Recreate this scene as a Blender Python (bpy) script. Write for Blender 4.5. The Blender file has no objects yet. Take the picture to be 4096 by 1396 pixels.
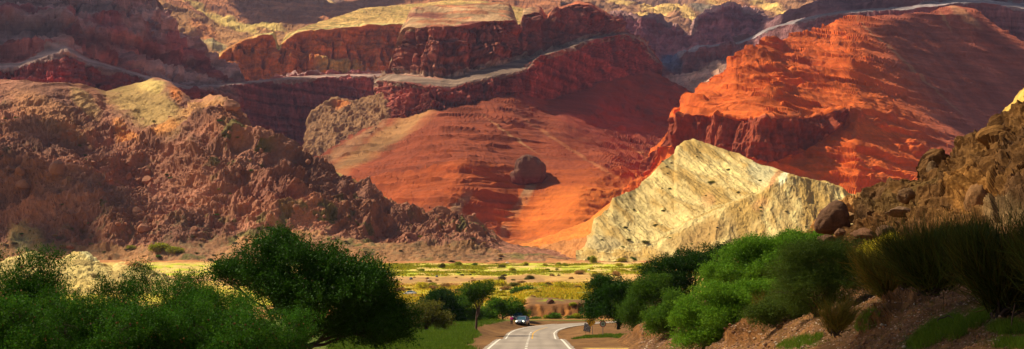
import bpy, bmesh, math, random
import numpy as np
from mathutils import Vector, Matrix

# ---------------------------------------------------------------- camera, sky, sun, exposure
SC = bpy.context.scene
COL = SC.collection
F, CX, HZ, CAMZ = 1400.0, 512.0, 307.5, 3.4      # focal length and horizon of the photograph, in pixels of a 1024 px wide frame
cam_data = bpy.data.cameras.new("camera")
cam_data.sensor_width = 36.0
cam_data.lens = 36.0 * F / 1024.0
cam_data.shift_y = (HZ - 174.5) / 1024.0
cam_data.clip_start = 0.5
cam_data.clip_end = 40000.0
cam = bpy.data.objects.new("camera", cam_data)
COL.objects.link(cam)
cam.location = (0, 0, CAMZ)
cam.rotation_euler = (math.radians(90), 0, 0)
SC.camera = cam

SUN = Vector((-0.62, 0.19, 0.72)).normalized()    # from the ground towards the sun
elev = math.asin(SUN.z)
world = bpy.data.worlds.new("World")
SC.world = world
world.use_nodes = True
wn = world.node_tree
for n in list(wn.nodes): wn.nodes.remove(n)
sky = wn.nodes.new("ShaderNodeTexSky"); sky.sky_type = 'NISHITA'; sky.sun_disc = False
sky.sun_elevation = elev
sky.sun_rotation = math.atan2(SUN.x, SUN.y)
sky.air_density = 1.0; sky.dust_density = 2.0; sky.ozone_density = 0.6
bg = wn.nodes.new("ShaderNodeBackground"); bg.inputs[1].default_value = 0.050
wo = wn.nodes.new("ShaderNodeOutputWorld")
wn.links.new(sky.outputs[0], bg.inputs[0]); wn.links.new(bg.outputs[0], wo.inputs[0])
sl = bpy.data.lights.new("sun", 'SUN'); sl.energy = 5.0; sl.angle = math.radians(0.5); sl.color = (1.0, 0.87, 0.64)
so = bpy.data.objects.new("sun", sl); COL.objects.link(so)
so.rotation_euler = SUN.to_track_quat('Z', 'Y').to_euler(); so.location = (0, 0, 400)
SC.view_settings.view_transform = 'Standard'; SC.view_settings.look = 'None'
SC.view_settings.exposure = 0.42; SC.view_settings.gamma = 1.0
SC.cycles.max_bounces = 6; SC.cycles.diffuse_bounces = 2; SC.cycles.transparent_max_bounces = 8
SC.cycles.volume_bounces = 0

# ---------------------------------------------------------------- helpers
RNG = np.random.default_rng(7)
random.seed(7)

def W(px, py, d):
    return np.array([(px - CX) / F * d, d, CAMZ + (HZ - py) / F * d])

def _hash(ix, iy, iz, seed):
    h = (ix.astype(np.uint32) * np.uint32(374761393) + iy.astype(np.uint32) * np.uint32(668265263)
         + iz.astype(np.uint32) * np.uint32(2147483647) + np.uint32(seed * 1274126177 & 0xffffffff))
    h = (h ^ (h >> np.uint32(13))) * np.uint32(1274126177)
    return h ^ (h >> np.uint32(16))

def noise(x, y, z, seed=0):
    x, y, z = np.broadcast_arrays(np.asarray(x, np.float64), np.asarray(y, np.float64), np.asarray(z, np.float64))
    xi, yi, zi = np.floor(x), np.floor(y), np.floor(z)
    fx, fy, fz = x - xi, y - yi, z - zi
    xi, yi, zi = xi.astype(np.int64), yi.astype(np.int64), zi.astype(np.int64)
    u, v, w = [t * t * t * (t * (t * 6 - 15) + 10) for t in (fx, fy, fz)]
    r = 0
    for dx in (0, 1):
        wx = u if dx else 1 - u
        for dy in (0, 1):
            wy = v if dy else 1 - v
            for dz in (0, 1):
                wz = w if dz else 1 - w
                h = _hash(xi + dx, yi + dy, zi + dz, seed)
                gx = (h & np.uint32(255)).astype(np.float64) / 127.5 - 1
                gy = ((h >> np.uint32(8)) & np.uint32(255)).astype(np.float64) / 127.5 - 1
                gz = ((h >> np.uint32(16)) & np.uint32(255)).astype(np.float64) / 127.5 - 1
                r = r + wx * wy * wz * (gx * (fx - dx) + gy * (fy - dy) + gz * (fz - dz))
    return r * 1.3

def fbm(x, y, z, s, octv=5, seed=0, gain=0.5, sx=1, sy=1, sz=1):
    a, t, r = 1.0, 0.0, 0
    for o in range(octv):
        k = 2.03 ** o / s
        r = r + a * noise(x * k / sx, y * k / sy, z * k / sz, seed + o * 17); t += a; a *= gain
    return r / t * 1.6

def ridged(x, y, z, s, octv=5, seed=0, gain=0.55, sx=1, sy=1, sz=1):
    a, t, r = 1.0, 0.0, 0
    for o in range(octv):
        k = 2.07 ** o / s
        r = r + a * (1 - 2 * np.abs(noise(x * k / sx, y * k / sy, z * k / sz, seed + o * 23))); t += a; a *= gain
    return r / t * 2 - 1

def worley(x, y, z, s, seed=0):
    x, y, z = x / s, y / s, z / s
    xi, yi, zi = np.floor(x).astype(np.int64), np.floor(y).astype(np.int64), np.floor(z).astype(np.int64)
    f1 = np.full(x.shape, 9.0); f2 = np.full(x.shape, 9.0); cid = np.zeros(x.shape)
    for dx in (-1, 0, 1):
        for dy in (-1, 0, 1):
            for dz in (-1, 0, 1):
                h = _hash(xi + dx, yi + dy, zi + dz, seed)
                px = xi + dx + (h & np.uint32(255)) / 255.0
                py = yi + dy + ((h >> np.uint32(8)) & np.uint32(255)) / 255.0
                pz = zi + dz + ((h >> np.uint32(16)) & np.uint32(255)) / 255.0
                d = np.sqrt((px - x) ** 2 + (py - y) ** 2 + (pz - z) ** 2)
                near = d < f1
                f2 = np.where(near, f1, np.minimum(f2, d)); cid = np.where(near, (h >> np.uint32(24)) / 255.0, cid); f1 = np.where(near, d, f1)
    return f1, f2, cid

def facets(x, y, z, s, seed=0, tilt=1.0):
    """angular blocks: every cell of space is one tilted plane, so neighbours meet in sharp steps"""
    x, y, z = x / s, y / s, z / s
    xi, yi, zi = np.floor(x).astype(np.int64), np.floor(y).astype(np.int64), np.floor(z).astype(np.int64)
    f1 = np.full(x.shape, 9.0); out = np.zeros(x.shape)
    for dx in (-1, 0, 1):
        for dy in (-1, 0, 1):
            for dz in (-1, 0, 1):
                h = _hash(xi + dx, yi + dy, zi + dz, seed); h2 = _hash(xi + dx, yi + dy, zi + dz, seed + 7)
                px = xi + dx + (h & np.uint32(255)) / 255.0 - x
                py = yi + dy + ((h >> np.uint32(8)) & np.uint32(255)) / 255.0 - y
                pz = zi + dz + ((h >> np.uint32(16)) & np.uint32(255)) / 255.0 - z
                d = px * px + py * py + pz * pz; near = d < f1
                o = (h >> np.uint32(24)) / 127.5 - 1 + tilt * (px * ((h2 & np.uint32(255)) / 127.5 - 1) + pz * (((h2 >> np.uint32(8)) & np.uint32(255)) / 100 - 1.6))
                out = np.where(near, o, out); f1 = np.where(near, d, f1)
    return out

def beds(c, s, a, seed=0, gain=5.0, dip=0.0, warp=6.0):
    """hard and soft beds: hard ones stand out with a sharp lower and upper lip; the bed thickness varies, some fade out"""
    zz = c.Z + dip * c.X + warp * fbm(c.X, c.Y, 0, 220, 3, seed=seed + 1)
    n = noise(c.X / (s * 60), c.Y / (s * 60), zz / s, seed)
    return a * np.clip(gain * n, -1, 1) * (.45 + .55 * smooth(-.3, .3, fbm(c.X, c.Y, c.Z * 2, s * 9, 3, seed=seed + 5)))

def terr(c, P, k=6.0, dip=0.0, seed=0, lo=-.1, hi=.2, s=120, warp=6.0):
    """terraces: the slope climbs as gentle treads and short steep risers, where a hard bed crops out; returns the lift in z"""
    w = warp * fbm(c.X, c.Y, 0, 180, 3, seed=seed) + .6 * P * noise(0, 0, c.Z / (P * 2.3), seed + 1)
    zz = (c.Z + dip * c.X + w) / P; f = zz - np.floor(zz); bed = np.floor(zz)
    m = smooth(lo, hi, fbm(c.X, c.Y, bed * 37.7, s, 4, seed=seed + 2))
    return P * (f ** k - f + .5 - 1 / (k + 1)) * m

def smooth(a, b, x):
    t = np.clip((x - a) / (b - a + 1e-9), 0, 1)
    return t * t * (3 - 2 * t)

def pl(pts, x):
    if isinstance(pts, (int, float)): return np.full(np.shape(x), float(pts))
    p = np.array(pts, float)
    return np.interp(x, p[:, 0], p[:, 1])

def new_mesh(name, V, Fq, col=None, sm=False):
    V = np.asarray(V, np.float32); Fq = np.asarray(Fq, np.int32)
    me = bpy.data.meshes.new(name)
    me.vertices.add(len(V)); me.vertices.foreach_set("co", V.ravel())
    k = Fq.shape[1]
    me.loops.add(Fq.size); me.loops.foreach_set("vertex_index", Fq.ravel())
    me.polygons.add(len(Fq)); me.polygons.foreach_set("loop_start", np.arange(0, Fq.size, k, dtype=np.int32))
    me.polygons.foreach_set("use_smooth", np.full(len(Fq), sm))
    if col is not None:
        a = me.color_attributes.new("Col", 'FLOAT_COLOR', 'POINT')
        c = np.ones((len(V), 4), np.float32); c[:, :3] = col
        a.data.foreach_set("color", c.ravel())
    me.update(calc_edges=True)
    return me

def link(name, me, parent=None, mat=None, loc=None):
    o = bpy.data.objects.new(name, me); COL.objects.link(o)
    if mat is not None and not me.materials: me.materials.append(mat)
    if parent is not None: o.parent = parent
    if loc is not None: o.location = loc
    return o

def tag(o, label=None, cat=None, group=None, kind=None):
    if label: o["label"] = label
    if cat: o["category"] = cat
    if group: o["group"] = group
    if kind: o["kind"] = kind
    return o

def empty(name, loc, label=None, cat=None, group=None, rz=0):
    o = bpy.data.objects.new(name, None); COL.objects.link(o)
    o.location = loc; o.rotation_euler = (0, 0, rz); o.empty_display_size = 0.3
    return tag(o, label, cat, group)

def copy_tree(o, parent=None):
    c = o.copy(); COL.objects.link(c)
    if parent is not None: c.parent = parent
    for ch in list(o.children): copy_tree(ch, c)
    return c

def join(parts):
    """parts: list of (V, F) with the same face size -> one (V, F)"""
    vs, fs, n = [], [], 0
    for v, f in parts:
        vs.append(np.asarray(v, float)); fs.append(np.asarray(f) + n); n += len(v)
    return np.concatenate(vs), np.concatenate(fs)

# ---------------------------------------------------------------- materials
def mat_new(name):
    m = bpy.data.materials.new(name); m.use_nodes = True
    nt = m.node_tree
    for n in list(nt.nodes): nt.nodes.remove(n)
    return m, nt

def mat_plain(name, rgb, rough=0.6, metal=0.0, var=0.12, scale=6.0, emit=None, spec=0.4, coat=0.0):
    m, nt = mat_new(name)
    p = nt.nodes.new("ShaderNodeBsdfPrincipled"); o = nt.nodes.new("ShaderNodeOutputMaterial")
    tc = nt.nodes.new("ShaderNodeTexCoord"); nz = nt.nodes.new("ShaderNodeTexNoise"); nz.inputs["Scale"].default_value = scale; nz.inputs["Detail"].default_value = 5
    mr = nt.nodes.new("ShaderNodeMapRange"); mr.inputs[3].default_value = 1 - var; mr.inputs[4].default_value = 1 + var
    mx = nt.nodes.new("ShaderNodeVectorMath"); mx.operation = 'SCALE'; mx.inputs[0].default_value = rgb
    nt.links.new(tc.outputs["Object"], nz.inputs["Vector"]); nt.links.new(nz.outputs[0], mr.inputs[0]); nt.links.new(mr.outputs[0], mx.inputs["Scale"])
    nt.links.new(mx.outputs[0], p.inputs["Base Color"]); nt.links.new(p.outputs[0], o.inputs[0])
    p.inputs["Roughness"].default_value = rough; p.inputs["Metallic"].default_value = metal
    p.inputs["Specular IOR Level"].default_value = spec; p.inputs["Coat Weight"].default_value = coat
    if emit: p.inputs["Emission Color"].default_value = (*emit[0], 1); p.inputs["Emission Strength"].default_value = emit[1]
    return m

def mat_earth(name, s1, s2, bump=0.5, var=0.35, strata=0.0, strata_s=8.0, dist=None):
    """earth and rock: vertex albedo times two world-space noises, with bump"""
    m, nt = mat_new(name); N = nt.nodes.new; L = nt.links.new
    p = N("ShaderNodeBsdfPrincipled"); o = N("ShaderNodeOutputMaterial")
    at = N("ShaderNodeAttribute"); at.attribute_name = "Col"
    tc = N("ShaderNodeTexCoord")
    n1 = N("ShaderNodeTexNoise"); n1.inputs["Scale"].default_value = 1 / s1; n1.inputs["Detail"].default_value = 8; n1.inputs["Roughness"].default_value = 0.65
    n2 = N("ShaderNodeTexNoise"); n2.inputs["Scale"].default_value = 1 / s2; n2.inputs["Detail"].default_value = 6; n2.inputs["Roughness"].default_value = 0.7
    L(tc.outputs["Object"], n1.inputs["Vector"]); L(tc.outputs["Object"], n2.inputs["Vector"])
    r1 = N("ShaderNodeMapRange"); r1.inputs[1].default_value = 0.3; r1.inputs[2].default_value = 0.7; r1.inputs[3].default_value = 1 - var; r1.inputs[4].default_value = 1 + var
    r2 = N("ShaderNodeMapRange"); r2.inputs[1].default_value = 0.3; r2.inputs[2].default_value = 0.7; r2.inputs[3].default_value = 1 - var * .8; r2.inputs[4].default_value = 1 + var * .8
    L(n1.outputs[0], r1.inputs[0]); L(n2.outputs[0], r2.inputs[0])
    mu = N("ShaderNodeMath"); mu.operation = 'MULTIPLY'; L(r1.outputs[0], mu.inputs[0]); L(r2.outputs[0], mu.inputs[1])
    last = mu.outputs[0]
    if strata > 0:
        mp = N("ShaderNodeMapping"); mp.inputs["Scale"].default_value = (0.02, 0.02, 1.0)
        n3 = N("ShaderNodeTexNoise"); n3.inputs["Scale"].default_value = 1 / strata_s; n3.inputs["Detail"].default_value = 6; n3.inputs["Roughness"].default_value = 0.75
        L(tc.outputs["Object"], mp.inputs[0]); L(mp.outputs[0], n3.inputs["Vector"])
        r3 = N("ShaderNodeMapRange"); r3.inputs[1].default_value = 0.3; r3.inputs[2].default_value = 0.7; r3.inputs[3].default_value = 1 - strata; r3.inputs[4].default_value = 1 + strata
        L(n3.outputs[0], r3.inputs[0])
        m3 = N("ShaderNodeMath"); m3.operation = 'MULTIPLY'; L(last, m3.inputs[0]); L(r3.outputs[0], m3.inputs[1]); last = m3.outputs[0]
    sc = N("ShaderNodeVectorMath"); sc.operation = 'SCALE'; L(at.outputs["Color"], sc.inputs[0]); L(last, sc.inputs["Scale"])
    L(sc.outputs[0], p.inputs["Base Color"])
    p.inputs["Roughness"].default_value = 0.95; p.inputs["Specular IOR Level"].default_value = 0.15
    if bump:
        bp = N("ShaderNodeBump"); bp.inputs["Strength"].default_value = bump; bp.inputs["Distance"].default_value = dist or s2 * 0.6
        L(n2.outputs[0], bp.inputs["Height"]); L(bp.outputs[0], p.inputs["Normal"])
    L(p.outputs[0], o.inputs[0])
    return m

def mat_leaf(name, rgb, trans=0.3, rough=0.55):
    m, nt = mat_new(name); N = nt.nodes.new; L = nt.links.new
    p = N("ShaderNodeBsdfPrincipled"); o = N("ShaderNodeOutputMaterial"); t = N("ShaderNodeBsdfTranslucent"); mx = N("ShaderNodeMixShader")
    at = N("ShaderNodeAttribute"); at.attribute_name = "Col"
    mu = N("ShaderNodeVectorMath"); mu.operation = 'MULTIPLY'; mu.inputs[1].default_value = rgb
    L(at.outputs["Color"], mu.inputs[0])
    oi = N("ShaderNodeObjectInfo"); mr = N("ShaderNodeMapRange"); mr.inputs[3].default_value = 0.75; mr.inputs[4].default_value = 1.25; L(oi.outputs["Random"], mr.inputs[0])
    sc = N("ShaderNodeVectorMath"); sc.operation = 'SCALE'; L(mu.outputs[0], sc.inputs[0]); L(mr.outputs[0], sc.inputs["Scale"])
    L(sc.outputs[0], p.inputs["Base Color"]); L(sc.outputs[0], t.inputs["Color"])
    p.inputs["Roughness"].default_value = rough; p.inputs["Specular IOR Level"].default_value = 0.06
    mx.inputs[0].default_value = trans
    L(p.outputs[0], mx.inputs[1]); L(t.outputs[0], mx.inputs[2]); L(mx.outputs[0], o.inputs[0])
    return m

# ---------------------------------------------------------------- terrain sheets
GRIDS = {}
WARM = (1.04, 0.98, 0.70)
class Ctx: pass

def loft(name, x0, x1, step, rows, segs, mat, disp, paint=None, sil=None, jit=0.15, back=(120, 0.35), smooth_v=0, amp_edge=None, shade=False, objname=None, usm=10, crest=0.35, rockcol=None, gain=1.0):
    """rows (bottom to top): (py line, depth line, albedo). Every row is a line in real space at its own distance;
    behind the crest the surface goes on down the far side."""
    px = np.arange(x0, x1 + step * .5, step)
    PY = np.array([pl(r[0], px) for r in rows]); D = np.array([pl(r[1], px) for r in rows])
    kw = max(1, int(usm / step))
    if kw > 1:
        ker = np.ones(kw * 2 + 1) / (kw * 2 + 1)
        for _ in range(2):
            D = np.array([np.convolve(np.pad(r_, kw, mode='reflect', reflect_type='odd'), ker, 'valid') for r_ in D])
        kp = max(1, kw // 5); ker = np.ones(kp * 2 + 1) / (kp * 2 + 1)
        PY = np.array([np.convolve(np.pad(r_, kp, mode='reflect', reflect_type='odd'), ker, 'valid') for r_ in PY])
    if sil is not None: PY = np.maximum(PY, pl(sil, px)[None])
    for k in range(1, len(rows)):
        PY[k] = np.minimum(PY[k], PY[k - 1] - 0.02)
    # resample along v
    vv = []
    for k, n in enumerate(segs): vv += list(k + np.arange(n) / n)
    vv.append(len(rows) - 1.0); vv = np.array(vv)
    k0 = np.minimum(vv.astype(int), len(rows) - 2); fr = (vv - k0)[:, None]
    py = PY[k0] * (1 - fr) + PY[k0 + 1] * fr; d = D[k0] * (1 - fr) + D[k0 + 1] * fr
    for _ in range(smooth_v):
        for A in (py, d):
            A[1:-1] = A[1:-1] * .5 + .25 * (A[:-2] + A[2:])
    PX = np.broadcast_to(px[None], py.shape)
    X = (PX - CX) / F * d; Y = d.copy(); Z = CAMZ + (HZ - py) / F * d
    Vp = np.broadcast_to(vv[:, None], py.shape)
    # far side
    nb = 10
    bx, by, bz, bv = [], [], [], []
    for i in range(1, nb + 1):
        t = i / nb
        dd = Y[-1] + back[0] * t; by.append(dd); bx.append(X[-1] * dd / Y[-1]); bz.append(Z[-1] * (1 - (1 - back[1]) * t ** 1.5)); bv.append(Vp[-1])
    X = np.vstack([X, bx]); Y = np.vstack([Y, by]); Z = np.vstack([Z, bz]); Vp = np.vstack([Vp, bv]); PXX = np.vstack([PX, np.repeat(px[None], nb, 0)])
    c = Ctx(); c.X, c.Y, c.Z, c.V, c.PX = X, Y, Z, Vp, PXX
    c.PY = HZ - (Z - CAMZ) * F / Y
    # normals of the smooth surface (towards the camera / up)
    gu = [np.gradient(A, axis=1) for A in (X, Y, Z)]; gv = [np.gradient(A, axis=0) for A in (X, Y, Z)]
    nx = gu[1] * gv[2] - gu[2] * gv[1]; ny = gu[2] * gv[0] - gu[0] * gv[2]; nz = gu[0] * gv[1] - gu[1] * gv[0]
    for A in (nx, ny, nz):
        for _ in range(3):
            A[1:-1] = (A[:-2] + A[1:-1] + A[2:]) / 3; A[:, 1:-1] = (A[:, :-2] + A[:, 1:-1] + A[:, 2:]) / 3
    ln = np.sqrt(nx ** 2 + ny ** 2 + nz ** 2) + 1e-9
    s = np.where(nz < 0, -1, 1)
    c.nx, c.ny, c.nz = nx / ln, ny / ln, nz / ln
    flip = np.where((c.ny > 0.2) & (c.V < len(rows) - 1.001), -1, 1); c.nx, c.ny, c.nz = c.nx * flip, c.ny * flip, c.nz * flip
    c.steep = 1 - np.clip(np.abs(c.nz), 0, 1)
    r = disp(c)
    if isinstance(r, tuple): h, up = r
    else: h, up = r, 0
    vm = len(rows) - 1.0
    h = h * (1 - crest * smooth(vm - max(.12, .3 * crest), vm, Vp))
    if amp_edge: h = h * smooth(0, 1, (PXX - x0) / amp_edge) * smooth(0, 1, (x1 - PXX) / amp_edge)
    c.h = h
    X2, Y2, Z2 = X + c.nx * h, Y + c.ny * h, Z + c.nz * h + up
    c.X2, c.Y2, c.Z2 = X2, Y2, Z2
    # albedo
    cols = np.array([r[2] for r in rows], float)
    vj = Vp + jit * fbm(X, Y, Z, 60 * (np.mean(d) / 1500), 4, seed=91)
    kk = np.clip(np.floor(vj).astype(int), 0, len(rows) - 1)
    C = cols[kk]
    C = C * (1 + 0.10 * fbm(X, Y, Z, 40 * np.mean(d) / 1500, 4, seed=5))[..., None]
    c.C = C
    if paint: C = paint(c, C)
    if rockcol: C = stain_crack_shade(c, C, *rockcol)
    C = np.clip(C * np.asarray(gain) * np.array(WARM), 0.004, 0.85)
    R, Nn = X2.shape
    idx = np.arange(R * Nn).reshape(R, Nn)
    Fq = np.stack([idx[:-1, :-1], idx[:-1, 1:], idx[1:, 1:], idx[1:, :-1]], -1).reshape(-1, 4)
    me = new_mesh(objname or name, np.stack([X2, Y2, Z2], -1).reshape(-1, 3), Fq, C.reshape(-1, 3), shade)
    o = link(objname or name, me, mat=mat); o["kind"] = "structure"
    GRIDS[name] = (X2, Y2, Z2, CX + X2 * F / Y2, HZ - (Z2 - CAMZ) * F / Y2, len(vv))
    return o

def on(name, px, py):
    """a point of a built sheet: the one that stands nearest to this direction from the camera"""
    X, Y, Z, PX, PY, n = GRIDS[name]
    k = np.argmin((PX[:n] - px) ** 2 + (PY[:n] - py) ** 2)
    i = np.unravel_index(k, PX[:n].shape)
    return np.array([X[i], Y[i], Z[i]])

def stain_crack_shade(c, C, s, bed=.3, streak=.25, patch=.2):
    """albedo of the beds themselves: thin dark and pale beds, desert varnish and painted-in crack shade running down the faces, broad patches"""
    zz = c.Z + 5 * fbm(c.X, c.Y, 0, 200, 3, seed=301)
    b = np.clip(4 * noise(c.X / (s * 50), 0, zz / s, 302), -1, 1) * .6 + .4 * np.clip(4 * noise(c.X / (s * 30), 0, zz / (s * .4), 303), -1, 1)
    st = np.clip(3 * noise(c.X / (s * .8), c.Y / (s * .8), c.Z / (s * 9), 304), -1, 1) * .5 + .5 * np.clip(3 * noise(c.X / (s * .3), c.Y / (s * .3), c.Z / (s * 5), 305), -1, 1)  # streaks also stand in for the dark of cracks on shaded walls
    p = np.clip(1.6 * fbm(c.X, c.Y, c.Z, s * 8, 5, seed=306), -1, 1)
    k = smooth(.25, .7, c.steep)
    return C * (1 + bed * b)[..., None] * (1 + streak * st * k)[..., None] * (1 + patch * p)[..., None]

def mixc(C, rgb, w):
    return C * (1 - w[..., None]) + np.array(rgb) * w[..., None]

def blob(c, px, py, rx, ry, soft=0.35, seed=1, ang=0):
    """soft-edged patch of another earth on a sheet, edges broken up by noise in real space"""
    ca, sa = math.cos(math.radians(ang)), math.sin(math.radians(ang))
    dx, dy = c.PX - px, c.PY - py
    u, v = (dx * ca + dy * sa) / rx, (-dx * sa + dy * ca) / ry
    q = np.sqrt(u * u + v * v) + 0.35 * fbm(c.X, c.Y, c.Z, 30 * np.mean(c.Y) / 1500, 4, seed=seed)
    return 1 - smooth(1 - soft, 1 + soft, q)
# ---------------------------------------------------------------- earth colours (albedo)
RED = (0.42, 0.10, 0.05); DRED = (0.25, 0.07, 0.045); ORA = (0.66, 0.135, 0.028); BRN = (0.36, 0.135, 0.07)
PALE = (0.62, 0.47, 0.20); YEL = (0.66, 0.45, 0.14); GREYB = (0.42, 0.27, 0.16); BENCH = (0.30, 0.21, 0.14); MAUVE = (0.36, 0.13, 0.09)
TAN = (0.50, 0.30, 0.14); WHITE = (0.75, 0.66, 0.40)

M_RED = mat_earth("red_earth", 60, 5, 0.5, 0.22, 0.16, 9)
M_CLIFF = mat_earth("red_cliff_rock", 70, 6, 0.7, 0.25, 0.30, 8)
M_FAR = mat_earth("far_rock", 120, 12, 0.7, 0.25, 0.25, 18)
M_PALE = mat_earth("pale_clay", 30, 3, 0.5, 0.18)
M_ROCK = mat_earth("rubble_rock", 22, 2.0, 0.8, 0.30)
M_NEAR = mat_earth("brown_conglomerate", 2.2, 0.16, 0.9, 0.35)
M_GRAVEL = mat_earth("gravel_earth", 1.6, 0.09, 0.8, 0.35)
M_GROUND = mat_earth("valley_earth", 14, 1.0, 0.5, 0.28)

def flute(c, s, a, seed=3, zs=0.07):
    return -a * ridged(c.X, c.Y, c.Z * zs, s, 4, seed)
def ledge(c, s, a, seed=8):
    zz = c.Z + 6 * fbm(c.X, c.Y, c.Z * 0, 250, 3, seed=seed + 1)
    return a * np.clip(4.5 * fbm(c.X * .03, c.Y * .03, zz, s, 3, seed=seed), -1, 1)

# ================================================================ far badlands
FARB = (0.30, 0.15, 0.11); FARY = (0.62, 0.42, 0.20)
def disp_far(c):
    return (55 * ridged(c.X, c.Y, c.Z, 420, 6, 41) + 22 * fbm(c.X, c.Y, c.Z, 120, 4, seed=42), 0)
def paint_far(c, C):
    w = smooth(-0.05, 0.35, fbm(c.X, c.Y, c.Z * .5, 500, 5, seed=47)) * 0.75
    C = mixc(C, FARY, w * smooth(0.2, 0.6, c.V))
    zz = c.Z + 30 * fbm(c.X, c.Y, 0, 500, 3, seed=2)
    return C * (1 + 0.35 * np.clip(2 * noise(0, 0, zz / 40, 9), -1, 1))[..., None]
def paint_fm(c, C):
    # pale clay hills between darker ridges, as traced, and a dark blue-grey peak
    for q in ((652, 11, 13, 5, 20), (668, 12, 14, 4.5, -15), (688, 15, 14, 3.5, 25), (690, 20, 9, 3, 0), (767, 8, 17, 5, 25), (783, 20, 8, 3, 30), (620, 6, 14, 3, 0), (640, 22, 10, 3, 10), (722, 6, 16, 3, 10)):
        C = mixc(C, (0.68, 0.45, 0.19), blob(c, *q[:4], seed=int(q[0]), ang=q[4]) * .95)
    C = mixc(C, (0.42, 0.15, 0.08), blob(c, 735, 8, 22, 5, seed=6, ang=15) * .6)
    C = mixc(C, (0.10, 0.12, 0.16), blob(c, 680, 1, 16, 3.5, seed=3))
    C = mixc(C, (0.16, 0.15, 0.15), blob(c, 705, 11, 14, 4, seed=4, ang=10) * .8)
    zz = c.Z + 20 * fbm(c.X, c.Y, 0, 400, 3, seed=2)
    return C * (1 + 0.25 * np.clip(2 * noise(0, 0, zz / 30, 9), -1, 1))[..., None]
loft("far_range", -260, 1300, 2.0, [([(0, 60), (1024, 60)], 4700, FARB), ([(0, 20), (1024, 20)], 5400, FARB), ([(-260, -40), (200, -30), (560, -22), (640, -14), (680, -10), (720, -16), (1024, -40), (1300, -60)], 6600, (0.2, 0.13, 0.12)), ([(0, -60), (1024, -60)], 7600, FARB)],
     [30, 60, 20], M_FAR, disp_far, paint_far, back=(800, .5), objname="mountain_range")
# middle badlands, upper centre-right
loft("badlands", 540, 1120, 1.1, [([(540, 60), (1120, 60)], 3500, FARB), ([(540, 28), (600, 30), (650, 34), (700, 30), (1120, 26)], 3800, FARB), ([(540, 8), (600, 12), (640, 20), (700, 20), (760, 14), (800, 12), (1120, 8)], 4100, (0.34, 0.17, 0.11)),
      ([(540, -4), (600, 0), (636, 3), (655, 8), (668, 3), (680, 9), (700, 2), (740, -6), (1120, -16)], 4700, (0.3, 0.16, 0.11))],
     [20, 30, 34], M_FAR, lambda c: (26 * ridged(c.X, c.Y, c.Z, 230, 6, 45) + 9 * fbm(c.X, c.Y, c.Z, 50, 4, seed=46), 0), paint_fm, back=(500, .6), objname="badlands_hills")
# slope behind the left plateau
def paint_lb(c, C):
    C = mixc(C, (0.62, 0.46, 0.17), blob(c, 232, 24, 26, 4, seed=6, ang=22) * .9)
    C = mixc(C, (0.62, 0.46, 0.17), blob(c, 262, 28, 24, 3, seed=7, ang=8) * .9)
    C = mixc(C, (0.55, 0.20, 0.08), blob(c, 205, 33, 16, 7, seed=8, ang=35) * .7)
    C = mixc(C, (0.60, 0.42, 0.16), blob(c, 200, 10, 22, 2.5, seed=9, ang=35) * .8)
    C = mixc(C, (0.5, 0.42, 0.25), blob(c, 214, 47, 16, 4, seed=10, ang=20) * .8)
    zz = c.Z + 20 * fbm(c.X, c.Y, 0, 400, 3, seed=2)
    return C * (1 + 0.3 * np.clip(2 * noise(0, 0, zz / 22, 19), -1, 1))[..., None]
loft("left_back", 120, 560, 1.2, [([(120, 75), (560, 75)], 3000, BRN), ([(120, 52), (230, 60), (300, 60), (560, 60)], 3100, (0.40, 0.20, 0.10)), ([(120, -5), (160, 3), (190, 14), (215, 22), (245, 27), (280, 28), (560, 28)], 3450, (0.38, 0.15, 0.08)),
      ([(120, -30), (300, -4), (330, 3), (400, -5), (560, -10)], 4200, (0.28, 0.11, 0.08))],
     [14, 40, 40], M_FAR, lambda c: (16 * ridged(c.X, c.Y, c.Z, 160, 6, 51) + 6 * fbm(c.X, c.Y, c.Z, 40, 4, seed=52), 0), paint_lb, back=(500, .6), objname="badlands_slope")

# ================================================================ dark middle mesa of the side canyon
def disp_mesa2(c):
    cl = smooth(0.9, 1.1, c.V) * (1 - smooth(1.9, 2.1, c.V)) + smooth(2.9, 3.1, c.V)
    return flute(c, 40, 8, 61) * (0.3 + cl) + beds(c, 16, 5, 62) + 2.5 * facets(c.X, c.Y, c.Z, 16, 63) + 3 * ridged(c.X, c.Y, c.Z, 40, 5, 63)
loft("canyon_mesa", 610, 800, 0.8,
     [([(610, 130), (660, 118), (682, 98), (720, 80), (800, 90)], 2450, (0.38, 0.24, 0.15)),
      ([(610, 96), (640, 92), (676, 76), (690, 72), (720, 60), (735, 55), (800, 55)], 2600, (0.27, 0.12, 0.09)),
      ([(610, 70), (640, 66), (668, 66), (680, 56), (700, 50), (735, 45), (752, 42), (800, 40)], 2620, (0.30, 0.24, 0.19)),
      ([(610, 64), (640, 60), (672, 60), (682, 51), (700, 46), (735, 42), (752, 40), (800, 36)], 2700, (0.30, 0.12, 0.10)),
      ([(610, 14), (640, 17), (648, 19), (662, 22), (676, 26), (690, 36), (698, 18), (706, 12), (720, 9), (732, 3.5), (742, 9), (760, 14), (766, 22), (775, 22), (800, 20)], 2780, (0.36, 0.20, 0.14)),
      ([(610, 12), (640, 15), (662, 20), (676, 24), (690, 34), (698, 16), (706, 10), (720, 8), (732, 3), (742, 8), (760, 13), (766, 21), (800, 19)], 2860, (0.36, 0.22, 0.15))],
     [18, 12, 6, 34, 6], M_CLIFF, disp_mesa2, lambda c, C: mixc(mixc(C, (0.5, 0.3, 0.16), blob(c, 706, 80, 24, 15, seed=5, ang=-40) * .85), (0.10, 0.12, 0.16), blob(c, 672, 62, 10, 9, seed=9)), back=(200, .7), gain=(1.1, 1.1, 1.9), rockcol=(9, .35, .25, .25), objname="canyon_cliffs")  # raised blue gain puts the bluish tint of shade into the albedo

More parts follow.
